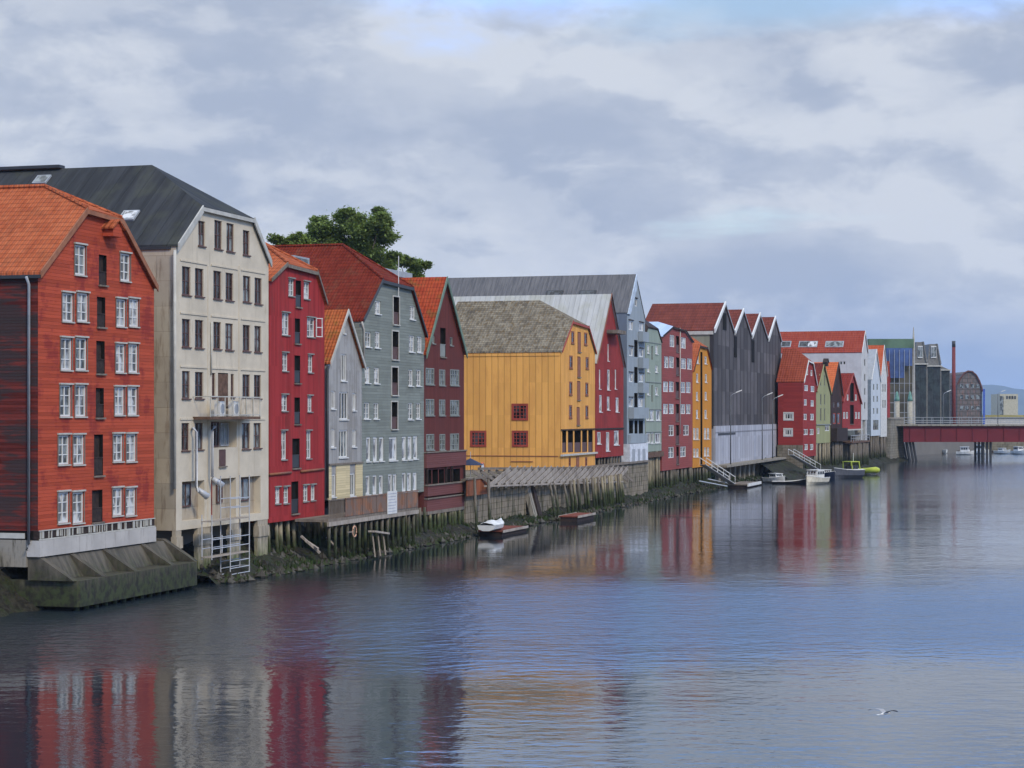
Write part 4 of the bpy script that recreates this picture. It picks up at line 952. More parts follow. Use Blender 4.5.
mb = MB(); mb.box(P_[0][0]-1, P_[8][0]+.5, -2.0, .4, base-.3, base-.004); mb.build('walkway', M['concrete'], root)
for i in range(15):
    u = P_[0][0]+(P_[8][0])*(i+.3)/15; mb = MB(); mb.box(u, u+.8, -.6, 0, -.5, base-.31); mb.build('pier', M['concrete'], root)
mb = MB(); mb.box(P_[0][0]-.5, P_[8][0], .5, .9, -.5, base-.31); mb.build('quay_wall', algae('mossy_quay_wall', lin(70, 68, 52), (.045, .06, .018), 1.0, 2.6), root)
GW = b; GWbase = base
# ---- 14 red house with red roof (far reach) --------------------------------------------------------
red2 = boards('signal_red_boards', lin(160, 56, 56), 'h', .25, lin(140, 50, 50), .4, .52, .25, .08)
rt2 = tiles('brick_red_tiles', lin(150, 66, 48), lin(172, 84, 62), None, 0, .4, .35)
b = Bld('warehouse', 'red house with brick-red roof and white gable edges just beyond the grey saw-tooth warehouse', 'house', FB, 803, .6, HOUSES)
D = b.vside(778)
b.shape((803, 382), (816, 385), (803, 457), [(807.4, 361), (812.2, 363.5)], D, (796, 353), 'R14')
stf = ws('white', 'c', 2, 1, .14, .06, sill=False)
b.win([(806, 368.5, 808.3, 375), (810.6, 370, 812.6, 376), (804.4, 385, 808.2, 391), (810.7, 386, 814.5, 392), (804, 399.2, 807, 405.5), (810.7, 400.2, 814, 406.5), (803.7, 413.7, 807, 420), (810.3, 413.7, 814, 420.3), (803.7, 429, 808, 435), (809.7, 429, 813.8, 435), (804.5, 444, 808, 450), (810, 444, 813.5, 450)], stf)
b.win([(784.3, 413, 792.8, 419.7), (784.3, 429, 792, 435.7)], ws('white', 'd', 3, 1, .2, .12, None, ('white', .15)), True)
b.walls(red2); b.roof(rt2, .3, .3); b.verge(M['white'], .35, .1)
mb = MB(); z = b.Sd(790, 445)[1]; mb.box(-.6, -.05, 0, D, -.5, z); mb.build('stone_footing', plaster('rubble_stone', lin(130, 122, 108), (.06, .06, .03), .6, .5, (.9, .45, .05)), b.root)
b.piles(803, 816, 6, rows=(.2,), r=(.15, .2), m='pile')
# ---- 15 olive, 16 brown, 17 red --------------------------------------------------------------------
ol = boards('olive_boards', lin(150, 152, 108), 'v', .5, None, 0, 0, .3, .07)
b = Bld('warehouse', 'narrow pale olive house with steep gable and a small hood at its tip', 'house', FB, 816.2, .6, HOUSES)
b.shape((816.2, 392), (830.3, 394), (816.2, 443.5), [(823, 364)], 16)
b.win([(820, 374, 821.3, 386), (824.2, 375, 825.3, 386), (820.2, 394, 821.5, 405), (824.2, 394, 825.3, 405), (820.2, 408, 821.5, 421), (824.2, 408, 825.3, 421)], ws('grey_frame', 'd', 1, 1, .1, .03, sill=False))
b.win([(817.3, 428, 819.6, 434), (825, 425.5, 829.5, 431)], stf)
b.walls(ol); b.roof(tiles('maroon_tiles', lin(110, 44, 40), lin(134, 58, 50), None, 0, .4, .35), .3, .3); b.verge(ol, .3, .1)
hood(b, 823.4, 359, 1.3, .7, M['darkwood'], M['darkwood'], 1.2)
b.box('string_board', 816.2, 424, 830.3, 425, -.15, -.005, M['grey_frame'])
b.piles(816, 831, 9, rows=(.2,), r=(.16, .26), m='pile_pale', lean=.04)
br = boards('dark_brown_boards', lin(62, 48, 44), 'v', .4, lin(96, 60, 56), .5, .54, .3, .2)
b = Bld('warehouse', 'narrow dark brown house with bright orange roof behind the olive house', 'house', FB, 831, .6, HOUSES)
b.shape((831, 394), (842, 396), (831, 441), [(837.6, 363)], 18)
b.win([(833, 402, 835.2, 407.5), (837.5, 402, 840, 407.5)], ws('brown_frame', 'g', 2, 1, .1, .05, sill=False)); b.win([(833, 413, 836, 424), (837.5, 413, 840.5, 424)], ws('red_frame', 'd', 1, 1, .2, .05, sill=False))
b.walls(br); b.roof(tiles('bright_orange_tiles', lin(206, 96, 50), lin(226, 118, 66), None, 0, .4, .35), .3, .3); b.verge(M['darkwood'], .4, .1)
b.box('lean_to', 831, 428, 842, 441, -1.0, -.01, M['darkwood'])
b.piles(831, 842, 8, rows=(-.2,), r=(.15, .22), m='pile', lean=.04)
b = Bld('warehouse', 'small red gabled house raised over a railed landing beside the dark brown house', 'house', FB, 842.5, .6, HOUSES)
b.shape((842.5, 402), (861, 404), (842.5, 429.5), [(852.4, 374)], 14)
b.win([(846.9, 394.5, 848.7, 400.5), (855, 394.5, 857, 400.5), (843.2, 412, 845.4, 418.7), (846, 412, 848.2, 418.7), (855, 412, 857.2, 418.7), (857.9, 412, 860, 418.7)], stf)
b.door([(850, 383, 853.8, 401), (850, 405, 853.8, 424)], 'dark', None, .5)
b.walls(red2); b.roof(tiles('deep_red_tiles', lin(126, 42, 38), lin(146, 54, 46), None, 0, .4, .35), .3, .3); b.verge(M['red_frame'], .3, .1)
b.box('sill_beam', 842.5, 429, 861, 430.3, -.4, -.05, M['offwhite'])
z0 = b.P(850, 441)[1]; z1 = b.P(850, 435.5)[1]
mb = MB(); mb.box(-.2, b.Rt[0], -1.6, 4, z0-.3, z0); la = mb.build('landing', M['brownwood'], b.root)
mb = MB()
for k in range(9): u = b.Rt[0]*k/8; mb.box(u-.05, u+.05, -1.55, -1.45, z0, z1)
mb.box(-.2, b.Rt[0], -1.56, -1.46, z1, z1+.1); mb.box(-.2, b.Rt[0], -1.53, -1.48, (z0+z1)/2, (z0+z1)/2+.07); mb.build('railing', M['greymetal'], la)
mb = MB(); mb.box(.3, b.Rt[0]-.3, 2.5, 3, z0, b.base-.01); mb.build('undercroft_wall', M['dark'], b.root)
b.piles(842.5, 861, 16, ztop=z0-.3, rows=(-1.3, .3), r=(.15, .22), m='pile', lean=.06)
# ---- 18 big white block with red roof -------------------------------------------------------------
wbk = plaster('white_rendered_wall', lin(186, 186, 184), lin(150, 150, 146), .3, .56)
b = Bld('apartment_house', 'big white rendered block with long red roof and skylights behind small gabled houses', 'house', FB, 861.3, .6)
b.shape((861.3, 352.5), (867.6, 353), (861.3, 420), [(864.6, 331.5)], 75)
b.win([(864.2, 359, 865.4, 366), (864.2, 374, 865.4, 381), (864.2, 388, 865.4, 395), (864.2, 402, 865.4, 409)], ws('grey_frame', 'd', 1, 1, .1, .05, sill=False))
b.win([(840.2, 361.5, 842, 364.3), (843.4, 361.5, 845.3, 364.3)], ws('grey_frame', 'd', 1, 1, .08, .05, sill=False), True)
b.walls(wbk); b.roof(tiles('vivid_red_tiles', lin(160, 64, 50), lin(176, 80, 62), None, 0, .5, .4), .2, .3); b.verge(M['white'], .4, .1)
for xx, gl in ((786, 'gl_dark'), (804, 'gl_dark'), (812.4, 'gl_light'), (830.5, 'gl_grey'), (838.5, 'gl_grey')): skylight(b, xx, 344.3, 1.9, 1.5, gl)
for x0, x1 in ((861.5, 862.8), (865.8, 867.2)):
    mb = MB(); mb.box(b.u(x0), b.u(x1), .05, 1.2, -.5, b.base-.01); mb.build('pillar', algae('white_pillar', lin(180, 180, 176), (.08, .08, .03), .8, 2.0), b.root)
# ---- 19, 20, 21 -----------------------------------------------------------------------------------
b = Bld('warehouse', 'narrow pale grey-white house with a very sharp gable next to the white block', 'house', FB, 871, .6, HOUSES)
b.shape((871, 380), (880.3, 382), (871, 436), [(876, 350)], 10)
b.win([(873, 384, 874.4, 390), (876.5, 384, 878, 390), (873, 396, 874.4, 402), (876.5, 396, 878, 402), (873, 408, 874.4, 414), (876.5, 408, 878, 414)], ws('grey_frame', 'g', 1, 1, .1, .05, sill=False))
b.win([(873, 420, 878.6, 430)], ws('grey_frame', 'g', 3, 1, .1, .06, sill=False))
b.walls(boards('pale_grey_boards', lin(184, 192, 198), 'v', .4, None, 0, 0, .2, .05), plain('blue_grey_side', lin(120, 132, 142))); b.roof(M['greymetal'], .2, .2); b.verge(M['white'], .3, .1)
b.piles(871, 880, 5, rows=(.2,), r=(.16, .24), m='pile')
b = Bld('warehouse', 'white gabled house with bright orange roof, last before the scaffolded block', 'house', FB, 880.6, .6, HOUSES)
b.shape((880.6, 376), (887, 376), (880.6, 437), [(883.6, 346)], 26)
b.win([(882.5, 384, 883.6, 392), (884.6, 384, 885.7, 392), (882.5, 400, 883.6, 408), (884.6, 400, 885.7, 408)], ws('grey_frame', 'd', 1, 1, .1, .05, sill=False))
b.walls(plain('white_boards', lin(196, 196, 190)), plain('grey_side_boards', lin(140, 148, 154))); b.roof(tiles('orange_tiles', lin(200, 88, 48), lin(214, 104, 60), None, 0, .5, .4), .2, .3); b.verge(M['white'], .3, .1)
b.piles(880.6, 887, 4, rows=(.2,), r=(.16, .24), m='pile')
b = Bld('warehouse', 'thin dark red house end beside the bridge abutment', 'house', FB, 887.5, .6, HOUSES)
b.shape((887.5, 382), (890, 382), (887.5, 443), [(888.8, 362)], 12)
b.walls(red2); b.roof(rt2, .2, .2)
# ---- quay wall, abutment ---------------------------------------------------------------------------
stonew = plaster('grey_stone_blocks', lin(134, 130, 120), (.05, .055, .03), .6, .5, (1.2, .5, .04))
ab = empty('bridge_abutment', FB.pt(890.5, 0), FB.rz, 'grey stone abutment at the near end of the red bridge', 'abutment')
mb = MB(); uE = (FB.Y(904)-FB.Y(890.5))/cos(FB.a); ztop = FB.z(897, 418)
mb.box(0, uE, 0, 14, -.6, ztop-.2); mb.build('wall', stonew, ab); mb = MB(); mb.box(-.15, uE, -.15, 14, ztop-.2, ztop+.1); mb.build('coping', M['concrete'], ab)
# ---- steel bridge -----------------------------------------------------------------------------------
YB = 277.0; XB0 = (903.5-512)/F*YB*SC; rb_ = empty('road_bridge', (XB0, YB*SC, 0), 0, 'dark red steel girder bridge crossing the river at the right', 'bridge')
gz0, gz1 = zat(441.6, YB), zat(426, YB); Lb = 75
redst = plain('dark_red_steel', lin(116, 24, 38), .6, .3, .12, .3)
for i, v in enumerate((0, 9.0)):
    mb = MB(); mb.box(0, Lb, v, v+.4, gz0, gz1); mb.box(0, Lb, v-.22, v+.62, gz0-.08, gz0-.003); g = mb.build('girder', redst, rb_)
    mb = MB()
    for k in range(24): mb.box(1.2+k*3.1, 1.3+k*3.1, v-.15, v-.003, gz0, gz1)
    mb.build('stiffener', redst, g)
mb = MB(); mb.box(-2, Lb, -.6, 10.2, gz1+.003, gz1+.30); mb.build('deck', M['concrete'], rb_)
for v in (-.5, 10.0):
    mb = MB(); zr = zat(417.5, YB)
    for k in range(40): mb.box(k*1.9, k*1.9+.06, v, v+.06, gz1+.45, zr)
    for zz_ in (zr, (zr+gz1+.45)/2, gz1+.7): mb.box(0, Lb, v, v+.06, zz_-.03, zz_+.04)
    mb.build('railing', M['greymetal'], rb_)
for xa, xb, lean in (((907-512)/F*YB*SC, (915-512)/F*YB*SC, .8), ((984-512)/F*YB*SC, (993-512)/F*YB*SC, 0)):
    for v in (1.0, 8.0):
        for q in ((xa, xa+.35), ((xa+xb)/2-.15, (xa+xb)/2+.2), (xb-.35, xb)):
            mb = MB(); mb.prism([(q[0]-XB0+lean, v, -.6), (q[1]-XB0+lean, v, -.6), (q[1]-XB0, v, gz0-.09), (q[0]-XB0, v, gz0-.09)], (0, .6, 0)); mb.build('pier', M['blackmetal'], rb_)
# ---- buildings beyond the bridge -----------------------------------------------------------------------
def far_root(name, px, Y, label, cat, group=None): return empty(name, ground_pt(px, Y, 0), 0, label, cat, group)
def fx(px, px0, Y): return (px-px0)/F*Y*SC
# block under scaffold nets
Y = 330; r = far_root('scaffolded_block', 872, Y, 'block wrapped in scaffold with green and blue netting behind the orange-roofed house', 'building')
mb = MB(); mb.box(fx(872, 872, Y), fx(914, 872, Y), 0, 30, 2.9, zat(348, Y)); mb.build('wall', plain('olive_brown_wall', lin(86, 82, 68), .9, .1, .3, .15), r)
mb = MB(); mb.prism([(fx(868, 872, Y), -1, zat(348.5, Y)), (fx(913, 872, Y), -1, zat(348.5, Y)), (fx(913, 872, Y), -1, zat(339, Y)), (fx(868, 872, Y), -1, zat(339, Y))], (0, 31, 0)); mb.build('roof', plain('green_netting', lin(84, 108, 86), .9, .1, .3, .2), r)
mb = MB(); mb.box(fx(885, 872, Y), fx(911, 872, Y), -1.5, -1.3, zat(366, Y), zat(348.3, Y)); mb.box(fx(886, 872, Y), fx(903, 872, Y), -1.45, -1.3, zat(378, Y), zat(366, Y)); mb.build('blue_tarpaulin', plain('blue_sheet', lin(62, 86, 134), .6, .3, .35, .4), r)
mb = MB()
for k in range(6): x = fx(888+k*5, 872, Y); mb.box(x-.05, x+.05, -1.7, -1.6, 3, zat(350, Y))
for k in range(6): z = 5+k*2.3; mb.box(fx(887, 872, Y), fx(913, 872, Y), -1.7, -1.62, z-.05, z+.05)
mb.build('scaffold_frame', M['greymetal'], r)
mb = MB(); xs = fx(913.5, 872, Y); mb.tube([(xs, 0, 3), (xs, 0, zat(340, Y)), (xs, 0, zat(327, Y))], .5, 6, r2=.08); mb.build('spire', plain('pale_stone', lin(170, 164, 150)), r)
for xx in (897, 910):
    Yk = 300; o = far_root('kiosk_tower', xx, Yk, 'small round tower with green copper dome by the bridge, ' + ('left' if xx < 900 else 'right') + ' of the pair', 'tower', 'green-domed towers by the bridge')
    mb = MB(); mb.tube([(0, 0, 2.9), (0, 0, zat(401, Yk))], .55, 10); mb.build('shaft', plain('pale_render', lin(160, 154, 136)), o, smooth=True)
    mb = MB(); mb.tube([(0, 0, zat(401, Yk)), (0, 0, zat(398, Yk)), (0, 0, zat(394, Yk)), (0, 0, zat(391.5, Yk))], .62, 10, r2=.12); mb.build('dome', plain('copper_green', lin(96, 140, 124)), o, smooth=True)
# row of gabled glass-fronted buildings
glz = boards('dark_glazing_bands', lin(52, 56, 60), 'v', 1.6, lin(70, 84, 84), .5, .5, .6, .2); stonep2 = plain('grey_stone_panels', lin(112, 110, 104), .8)
for i, (x0, x1, yt, ye) in enumerate(((914, 927, 342, 362), (927, 941, 344, 364), (941, 950, 362, 368))):
    Y = 360+i*18; r = far_root('office_block', x0, Y, ['grey gabled office block with dark glazing, first right of the scaffolded block', 'grey gabled office block with dark glazing, second right of the scaffolded block', 'low dark office block just left of the red chimney'][i], 'building', 'office blocks beyond the bridge')
    w_ = fx(x1, x0, Y); mb = MB()
    mb.prism([(0, 0, 2.9), (w_, 0, 2.9), (w_, 0, zat(ye, Y)), (w_*.78, 0, zat(yt, Y)), (w_*.2, 0, zat(yt, Y)), (0, 0, zat(ye, Y))] if i < 2 else [(0, 0, 2.9), (w_, 0, 2.9), (w_, 0, zat(ye+2, Y)), (0, 0, zat(ye-2, Y))], (0, 17, 0)); mb.build('wall', stonep2, r)
    mb = MB(); mb.box(w_*.06, w_*.94, -.12, -.004, 4, zat(ye+3, Y)); mb.build('glazing', glz, r)
    if i < 2:
        mb = MB(); mb.box(w_*.28, w_*.66, -.3, -.05, zat(358, Y), zat(346, Y)); f_ = mb.build('window', M['white'], r)
        for k in range(2):
            mb = MB(); mb.box(w_*(.30+.18*k), w_*(.46+.18*k), -.34, -.302, zat(357, Y), zat(347, Y)); mb.build('pane', M['gl_grey'], f_)
        mb = MB(); mb.prism([(w_*.74, -.3, zat(yt, Y)+.1), (w_+.1, -.3, zat(ye, Y)), (w_-.3, -.3, zat(ye, Y)), (w_*.68, -.3, zat(yt, Y)+.1)], (0, 17, 0)); mb.build('roof', stonep2, r)
    mb = MB(); mb.box(-.2, w_+.2, -.6, -.13, zat(ye+2, Y)-.15, zat(ye+2, Y)+.15); mb.build('cornice', M['offwhite'], r)
# chimney
Y = 400; r = far_root('factory_chimney', 953.7, Y, 'slim dark red factory chimney with black top', 'chimney')
mb = MB(); mb.tube([(0, 0, 2.9), (0, 0, zat(347, Y))], .62, 12, r2=.5); mb.build('stack', plain('red_brick_stack', lin(126, 54, 54), .8), r, smooth=True)
mb = MB(); mb.tube([(0, 0, zat(347, Y)+.003), (0, 0, zat(341, Y))], .52, 12); mb.build('chimney_top', M['blackmetal'], r, smooth=True)
# curved-roof brick hall
Y = 420; r = far_root('brick_hall', 957, Y, 'grey-brown hall with rounded gable right of the red chimney', 'building')
arc = [(957, 385), (960, 379), (964, 373.5), (968, 371.5), (972, 372), (976, 375.5), (979, 381), (981.5, 388), (982, 392)]
mb = MB(); mb.prism([(0, 0, 2.9), (fx(982, 957, Y), 0, 2.9)] + [(fx(x, 957, Y), 0, zat(y, Y)) for x, y in reversed(arc)], (0, 25, 0)); mb.build('wall', plaster('mottled_brown_brick', lin(104, 100, 98), lin(150, 110, 100), .5, .5, (1.6, 1.1, .12)), r)
mb = MB(); mb.tube([(fx(x, 957, Y), -.2, zat(y, Y)+.1) for x, y in arc], .3, 6); mb.build('roof_edge', plain('rusty_edge', lin(104, 66, 62)), r)
for i in range(4):
    for j in range(3):
        mb = MB(); x = fx(960+i*5.4, 957, Y); mb.box(x, x+1.0, -.1, -.003, zat(388+j*11, Y), zat(384+j*11, Y)); f_ = mb.build('window', M['gl_grey'], r)
mb = MB(); mb.box(fx(982.3, 957, Y), fx(984.3, 957, Y), -1, -.8, 5, zat(389, Y)); o = mb.build('banner_post', plain('blue_banner', lin(60, 90, 170)), r)
# tan tower block and low harbour shed
Y = 520; r = far_root('office_tower', 1000, Y, 'small tan office block with one row of dark windows at far right', 'building')
mb = MB(); mb.box(0, fx(1018, 1000, Y), 0, 14, 2.9, zat(394, Y)); mb.build('wall', plain('tan_concrete', lin(176, 170, 146), .8), r)
mb = MB(); mb.box(fx(1000, 1000, Y)-.1, fx(1003.5, 1000, Y), -.15, -.003, 5, zat(396, Y)); mb.build('stair_glazing', M['gl_grey'], r)
for k in range(4):
    mb = MB(); x = fx(1006+k*2.7, 1000, Y); mb.box(x, x+.7, -.12, -.003, zat(399, Y), zat(396, Y)); mb.build('window', M['gl_dark'], r)
Y = 450; r = far_root('harbour_shed', 984, Y, 'long low harbour shed with yellow-green roof band behind the bridge railing', 'building')
mb = MB(); mb.box(0, fx(1100, 984, Y), 0, 12, 2.9, zat(417.5, Y)); mb.build('wall', M['offwhite'], r); mb = MB(); mb.box(-.5, fx(1100, 984, Y), -.6, 12, zat(417.5, Y), zat(415, Y)); mb.build('roof', plain('mustard_roof', lin(150, 140, 82)), r)
Y = 345; r = far_root('quay_wall', 914, Y, 'pale stone quay seen under the bridge', 'quay wall')
mb = MB(); mb.box(0, 150, 0, 3, -.5, 3.3); mb.build('wall', plaster('quay_stone', lin(128, 122, 104), (.05, .05, .03), .5, .5, (1.5, .6, .05)), r)
mb = MB(); mb.box(2, 150, -16, -12.5, .1, .5); mb.build('floating_jetty', M['darkwood'], r)
# land beyond (joins the horizon)
mb = MB(); mb.prism([(93, 348.5*SC, 2.95), (700, 348.5*SC, 2.95), (1500, 3800, 2.95), (120, 3800, 2.95)], (0, 0, -3.3)); tag(mb.build('far_land', GM), kind='structure')
# ================================================================== STREET LAMPS by the grey warehouse
M['lampmetal'] = plain('dull_lamp_metal', (.10, .105, .11), .6)
def street_lamp(x, y, z, label, rz, H=7.4):
    r = empty('street_lamp', (x, y, z), rz, label, 'street lamp', 'street lamps by the grey warehouse')
    mb = MB(); mb.tube([(0, 0, 0), (0, 0, H*.6), (0, 0, H)], .09, 8, r2=.055); mb.build('post', M['lampmetal'], r, smooth=True)
    mb = MB(); mb.tube([(0, 0, H-.02), (.35, 0, H+.3), (.8, 0, H+.45)], .045, 6); mb.build('arm', M['greymetal'], r, smooth=True)
    mb = MB(); mb.prism([(.7, -.14, H+.40), (1.5, -.10, H+.72), (1.5, .10, H+.72), (.7, .14, H+.40)], (0, 0, .13)); mb.build('lamp_head', M['white'], r)
    return r
GWv = lambda px: GW.o + FA.d*GW.u(px) + FA.n*(-1.5)
for x, yt, lb in ((719.5, 396, 'grey street lamp at the left end of the grey saw-tooth warehouse'), (752, 398, 'grey street lamp before the middle of the grey saw-tooth warehouse')):
    q = GWv(x); street_lamp(q.x, q.y, GWbase, lb, 0, CH-(yt-HZ)*q.y/F-GWbase)
q = FB.pt(783, -.8); street_lamp(q.x-1.5, q.y, 2.9, 'grey street lamp at the right corner of the grey saw-tooth warehouse', 0, CH-(400-HZ)*q.y/F-2.9)
for px_, lb in ((949, 'slender lamp post on the bridge in front of the low dark office block'), (1004, 'slender lamp post on the bridge in front of the tan office block')):
    o = street_lamp((px_-512)/F*YB*SC, YB*SC+5, gz1+.37, lb, 0, 6.0); o['group'] = 'lamp posts on the bridge'
# ================================================================== STONE QUAY, LATTICE APRON, DECKS
qd = empty('stone_quay', FA.pt(466, .5), FA.rz, 'pale block stone quay below the yellow warehouse', 'quay wall')
blk = plaster('pale_quay_blocks', lin(140, 130, 114), (.04, .045, .022), .85, .47, (1.3, .5, .035))
blk2 = algae('x', (1, 1, 1)); bpy.data.materials.remove(blk2)
ue = (FA.Y(648, .5)-FA.Y(466, .5))/cos(FA.a)
mb = MB(); mb.box(0, ue, 0, 20, -.6, 4.05); mb.build('wall', blk, qd)
mb = MB(); mb.box(-.1, ue, -.25, .5, 4.053, 4.25); mb.build('coping', M['weather'], qd)
for px in (526,):
    for k, m_ in ((0, M['offwhite']), (1.6, M['dark'])):
        u = (FA.Y(px, .5)-FA.Y(466, .5))/cos(FA.a)+k; mb = MB(); mb.prism([(u, -.02, 3.4), (u+.8, -.02, 3.4), (u+.8, -.9, .2), (u-.3, -.9, .2)], (0, .4, 0)); mb.build('buttress', M['concrete'] if k == 0 else M['darkwood'], qd)
fe = empty('plank_fence', FA.pt(466, .2), FA.rz, 'rusty orange plank fence between the maroon house and the lattice apron', 'fence')
mb = MB(); uf = (FA.Y(486, .2)-FA.Y(466, .2))/cos(FA.a); mb.box(0, uf, -.1, 0, 2.9, 4.2); mb.build('panel', boards('rusty_orange_boards', lin(158, 92, 62), 'v', .2, lin(110, 80, 62), .6, .5, .5, .2), fe)
mb = MB(); mb.box(-.1, uf+.1, -.2, .1, 4.203, 4.33); mb.build('cap_rail', M['weather'], fe)
lt = empty('lattice_apron', FA.pt(480, .2), FA.rz, 'sloping lattice of bleached planks hanging along the quay below the yellow warehouse', 'lattice')
ul = (FA.Y(628, .2)-FA.Y(480, .2))/cos(FA.a); vo = -.6; ztf = lambda u: 5.0-1.3*u/ul; zbf = lambda u: 3.6-1.35*u/ul
mb = MB(); mb.bar((-.3, 0, ztf(0)), (ul, 0, ztf(ul)), .2, .2); mb.build('top_rail', M['weather'], lt)
mb = MB(); mb.bar((-.6, vo, zbf(0)), (ul-5, vo, zbf(ul-5)), .14, .14); mb.build('bottom_rail', M['plank'], lt)
ns_ = 24
for k in range(ns_):
    u = ul*(k+.3)/ns_
    if u < 6.6: continue
    mb = MB()
    mb.bar((u+1.5, -.02, ztf(u)-.02), (u-6.5, vo, zbf(u-5)+.03), .06, .42); mb.build('slat', M['plank'], lt)
for k in range(24):
    u = ul*(k+.5)/24
    mb = MB(); mb.bar((u-3, .08, ztf(u)-.1), (u+1, vo*.9, zbf(u)-.0), .05, .26); mb.build('brace', M['weather'], lt)
for i, (xa, ya, xb, yb) in enumerate(((552, 484, 560, 515), (562, 484, 570, 512), (548, 484, 556, 514), (486, 480, 491, 523), (472, 478, 478, 528))):
    o = empty('mooring_pole', FA.pt(xb, -1.6, 0), FA.rz, ['leaning pole third from left below the lattice apron', 'leaning pole rightmost below the lattice apron, by the brown float', 'thin leaning pole below the middle of the lattice apron', 'tall brown pole before the plank fence, right of two', 'tall brown pole before the plank fence, left of two'][i], 'pole', 'poles leaning on the stone quay')
    mb = MB(); du = (FA.Y(xa, -.4)-FA.Y(xb, -1.6))/cos(FA.a); mb.tube([(0, 0, -.5), (du*.5, .6, 1.9), (du, 1.1, FA.z(xa, ya, -.4))], .13, 8, r2=.1); mb.build('post', M['pile'], o, smooth=True)
pg = empty('pile_screen', FA.pt(566, -.3), FA.rz, 'close row of green-stained piles under the right half of the lattice apron', 'piles')
for k in range(26):
    u = (FA.Y(622, -.3)-FA.Y(566, -.3))/cos(FA.a)*(k+.5)/26+rnd.uniform(-.1, .1); mb = MB(); dd = rnd.uniform(-.5, .1)
    mb.tube([(u+rnd.uniform(-.2, .2), dd-.3, -.5), (u, dd, 3.2)], .15, 8, r2=.11); mb.build('pile', M['pile_pale'] if k % 3 else M['pile'], pg, smooth=True)
# wooden deck with railing under the grey houses
rw = boards('rusty_railing_boards', lin(142, 100, 74), 'v', .16, lin(112, 104, 98), .7, .48, .5, .22, wscale=1.0)
dk = empty('wooden_deck', FA.pt(328, -1.4), FA.rz, 'brown wooden terrace deck with plank railing in front of the grey houses', 'deck')
ud = lambda px: (FA.Y(px, -1.4)-FA.Y(328, -1.4))/cos(FA.a)
zd = FA.z(375, 513, -1.4)
mb = MB(); mb.box(0, ud(418), 0, 2.25, zd-.18, zd); mb.build('floor', M['weather'], dk)
mb = MB(); mb.box(0, ud(418), -.06, .06, zd-.45, zd-.183); mb.build('edge_beam', M['plank'], dk)
zr = zd+1.15
for k, (xa, xb) in enumerate(((329, 344), (345, 353), (353.4, 361.5), (362, 376), (376.5, 386), (396, 406), (406.5, 417.5))):
    mb = MB()
    if k == 0:
        u = ud(xa)
        while u < ud(xb): mb.box(u, u+.06, -.03, .03, zd+.05, zr); u += .25
        mb.box(ud(xa), ud(xb), -.05, .05, zr, zr+.07); mb.build('railing', M['weather'], dk)
    else:
        mb.box(ud(xa), ud(xb), -.04, .0, zd+.03, zr-.02); mb.box(ud(xa)-.04, ud(xb)+.04, -.08, .06, zr, zr+.07); mb.build('railing_panel', rw, dk)
mb = MB(); mb.box(ud(386), ud(396.3), -.04, 0, zd+.03, zr-.1); mb.build('railing_panel', rw, dk)
for k in range(16):
    u = ud(418)*(k+.5)/16; mb = MB(); mb.tube([(u, .15, -.5), (u, .15, zd-.19)], .11, 8); mb.build('post', M['pile'], dk, smooth=True)
sg = MB(); sg.box(ud(386.3), ud(395.8), -.10, -.06, zd-.2, zd+1.35); so_ = sg.build('notice_board', M['white']); so_.location = dk.location; so_.rotation_euler = dk.rotation_euler
tag(so_, 'white notice board with faint grey lines fixed to the deck railing', 'sign')
mb = MB()
for k in range(7): mb.box(ud(386.3)+.12, ud(395.8)-.15-.12*(k % 3), -.106, -.101, zd+1.15-k*.2, zd+1.2-k*.2)
mb.build('notice_text', plain('grey_print', (.35, .36, .42)), so_)
# broken staging (sawhorse-like remains) below deck
q = empty('broken_staging', FA.pt(378, -2.2), FA.rz, 'tilted grey trestle of loose timbers below the deck', 'trestle'); 
mb = MB(); mb.bar((-1.2, 0, 1.75), (1.6, 0, 1.45), .5, .12); mb.build('top_board', M['plank'], q)
for dx_ in (-1.0, 0, 1.0):
    mb = MB(); mb.bar((dx_+.2, .1, 1.6), (dx_-.9, -.5, .1), .09, .09); mb.build('leg', M['weather'], q)
q = empty('lifebuoy', FA.pt(354.5, -1.75, FA.z(354.5, 531.5, -1.75)), FA.rz, 'faded orange life ring hanging below the deck by the bank', 'lifebuoy')
mb = MB(); mb.tube([(.34*cos(2*pi*k/20), 0, .34*sin(2*pi*k/20)) for k in range(21)], .045, 6); mb.build('ring', plain('faded_orange', lin(206, 160, 130)), q, smooth=True)
mb = MB(); mb.bar((-1.0, .1, 0), (-.3, .02, 0), .08, .08); mb.build('bracket', M['weather'], q)
# loose timbers lying on the bank
for i, (xa, ya, xb, yb) in enumerate(((301, 536, 320, 553), (327, 538, 336, 548), (306, 541, 318, 549))):
    pa = FA.pt(xa, 0.0, FA.z(xa, ya, .0)); pb = FA.pt(xb, -1.2, FA.z(xb, yb, -1.2)); mb = MB(); mb.bar(pa, pb, .14, .14)
    tag(mb.build('fallen_timber', M['plank']), ['long pale timber sloping down the bank under the crimson house', 'short timber on the bank below the grey gabled house', 'second shorter timber beside the long one under the crimson house'][i], 'timber', 'loose timbers on the bank')
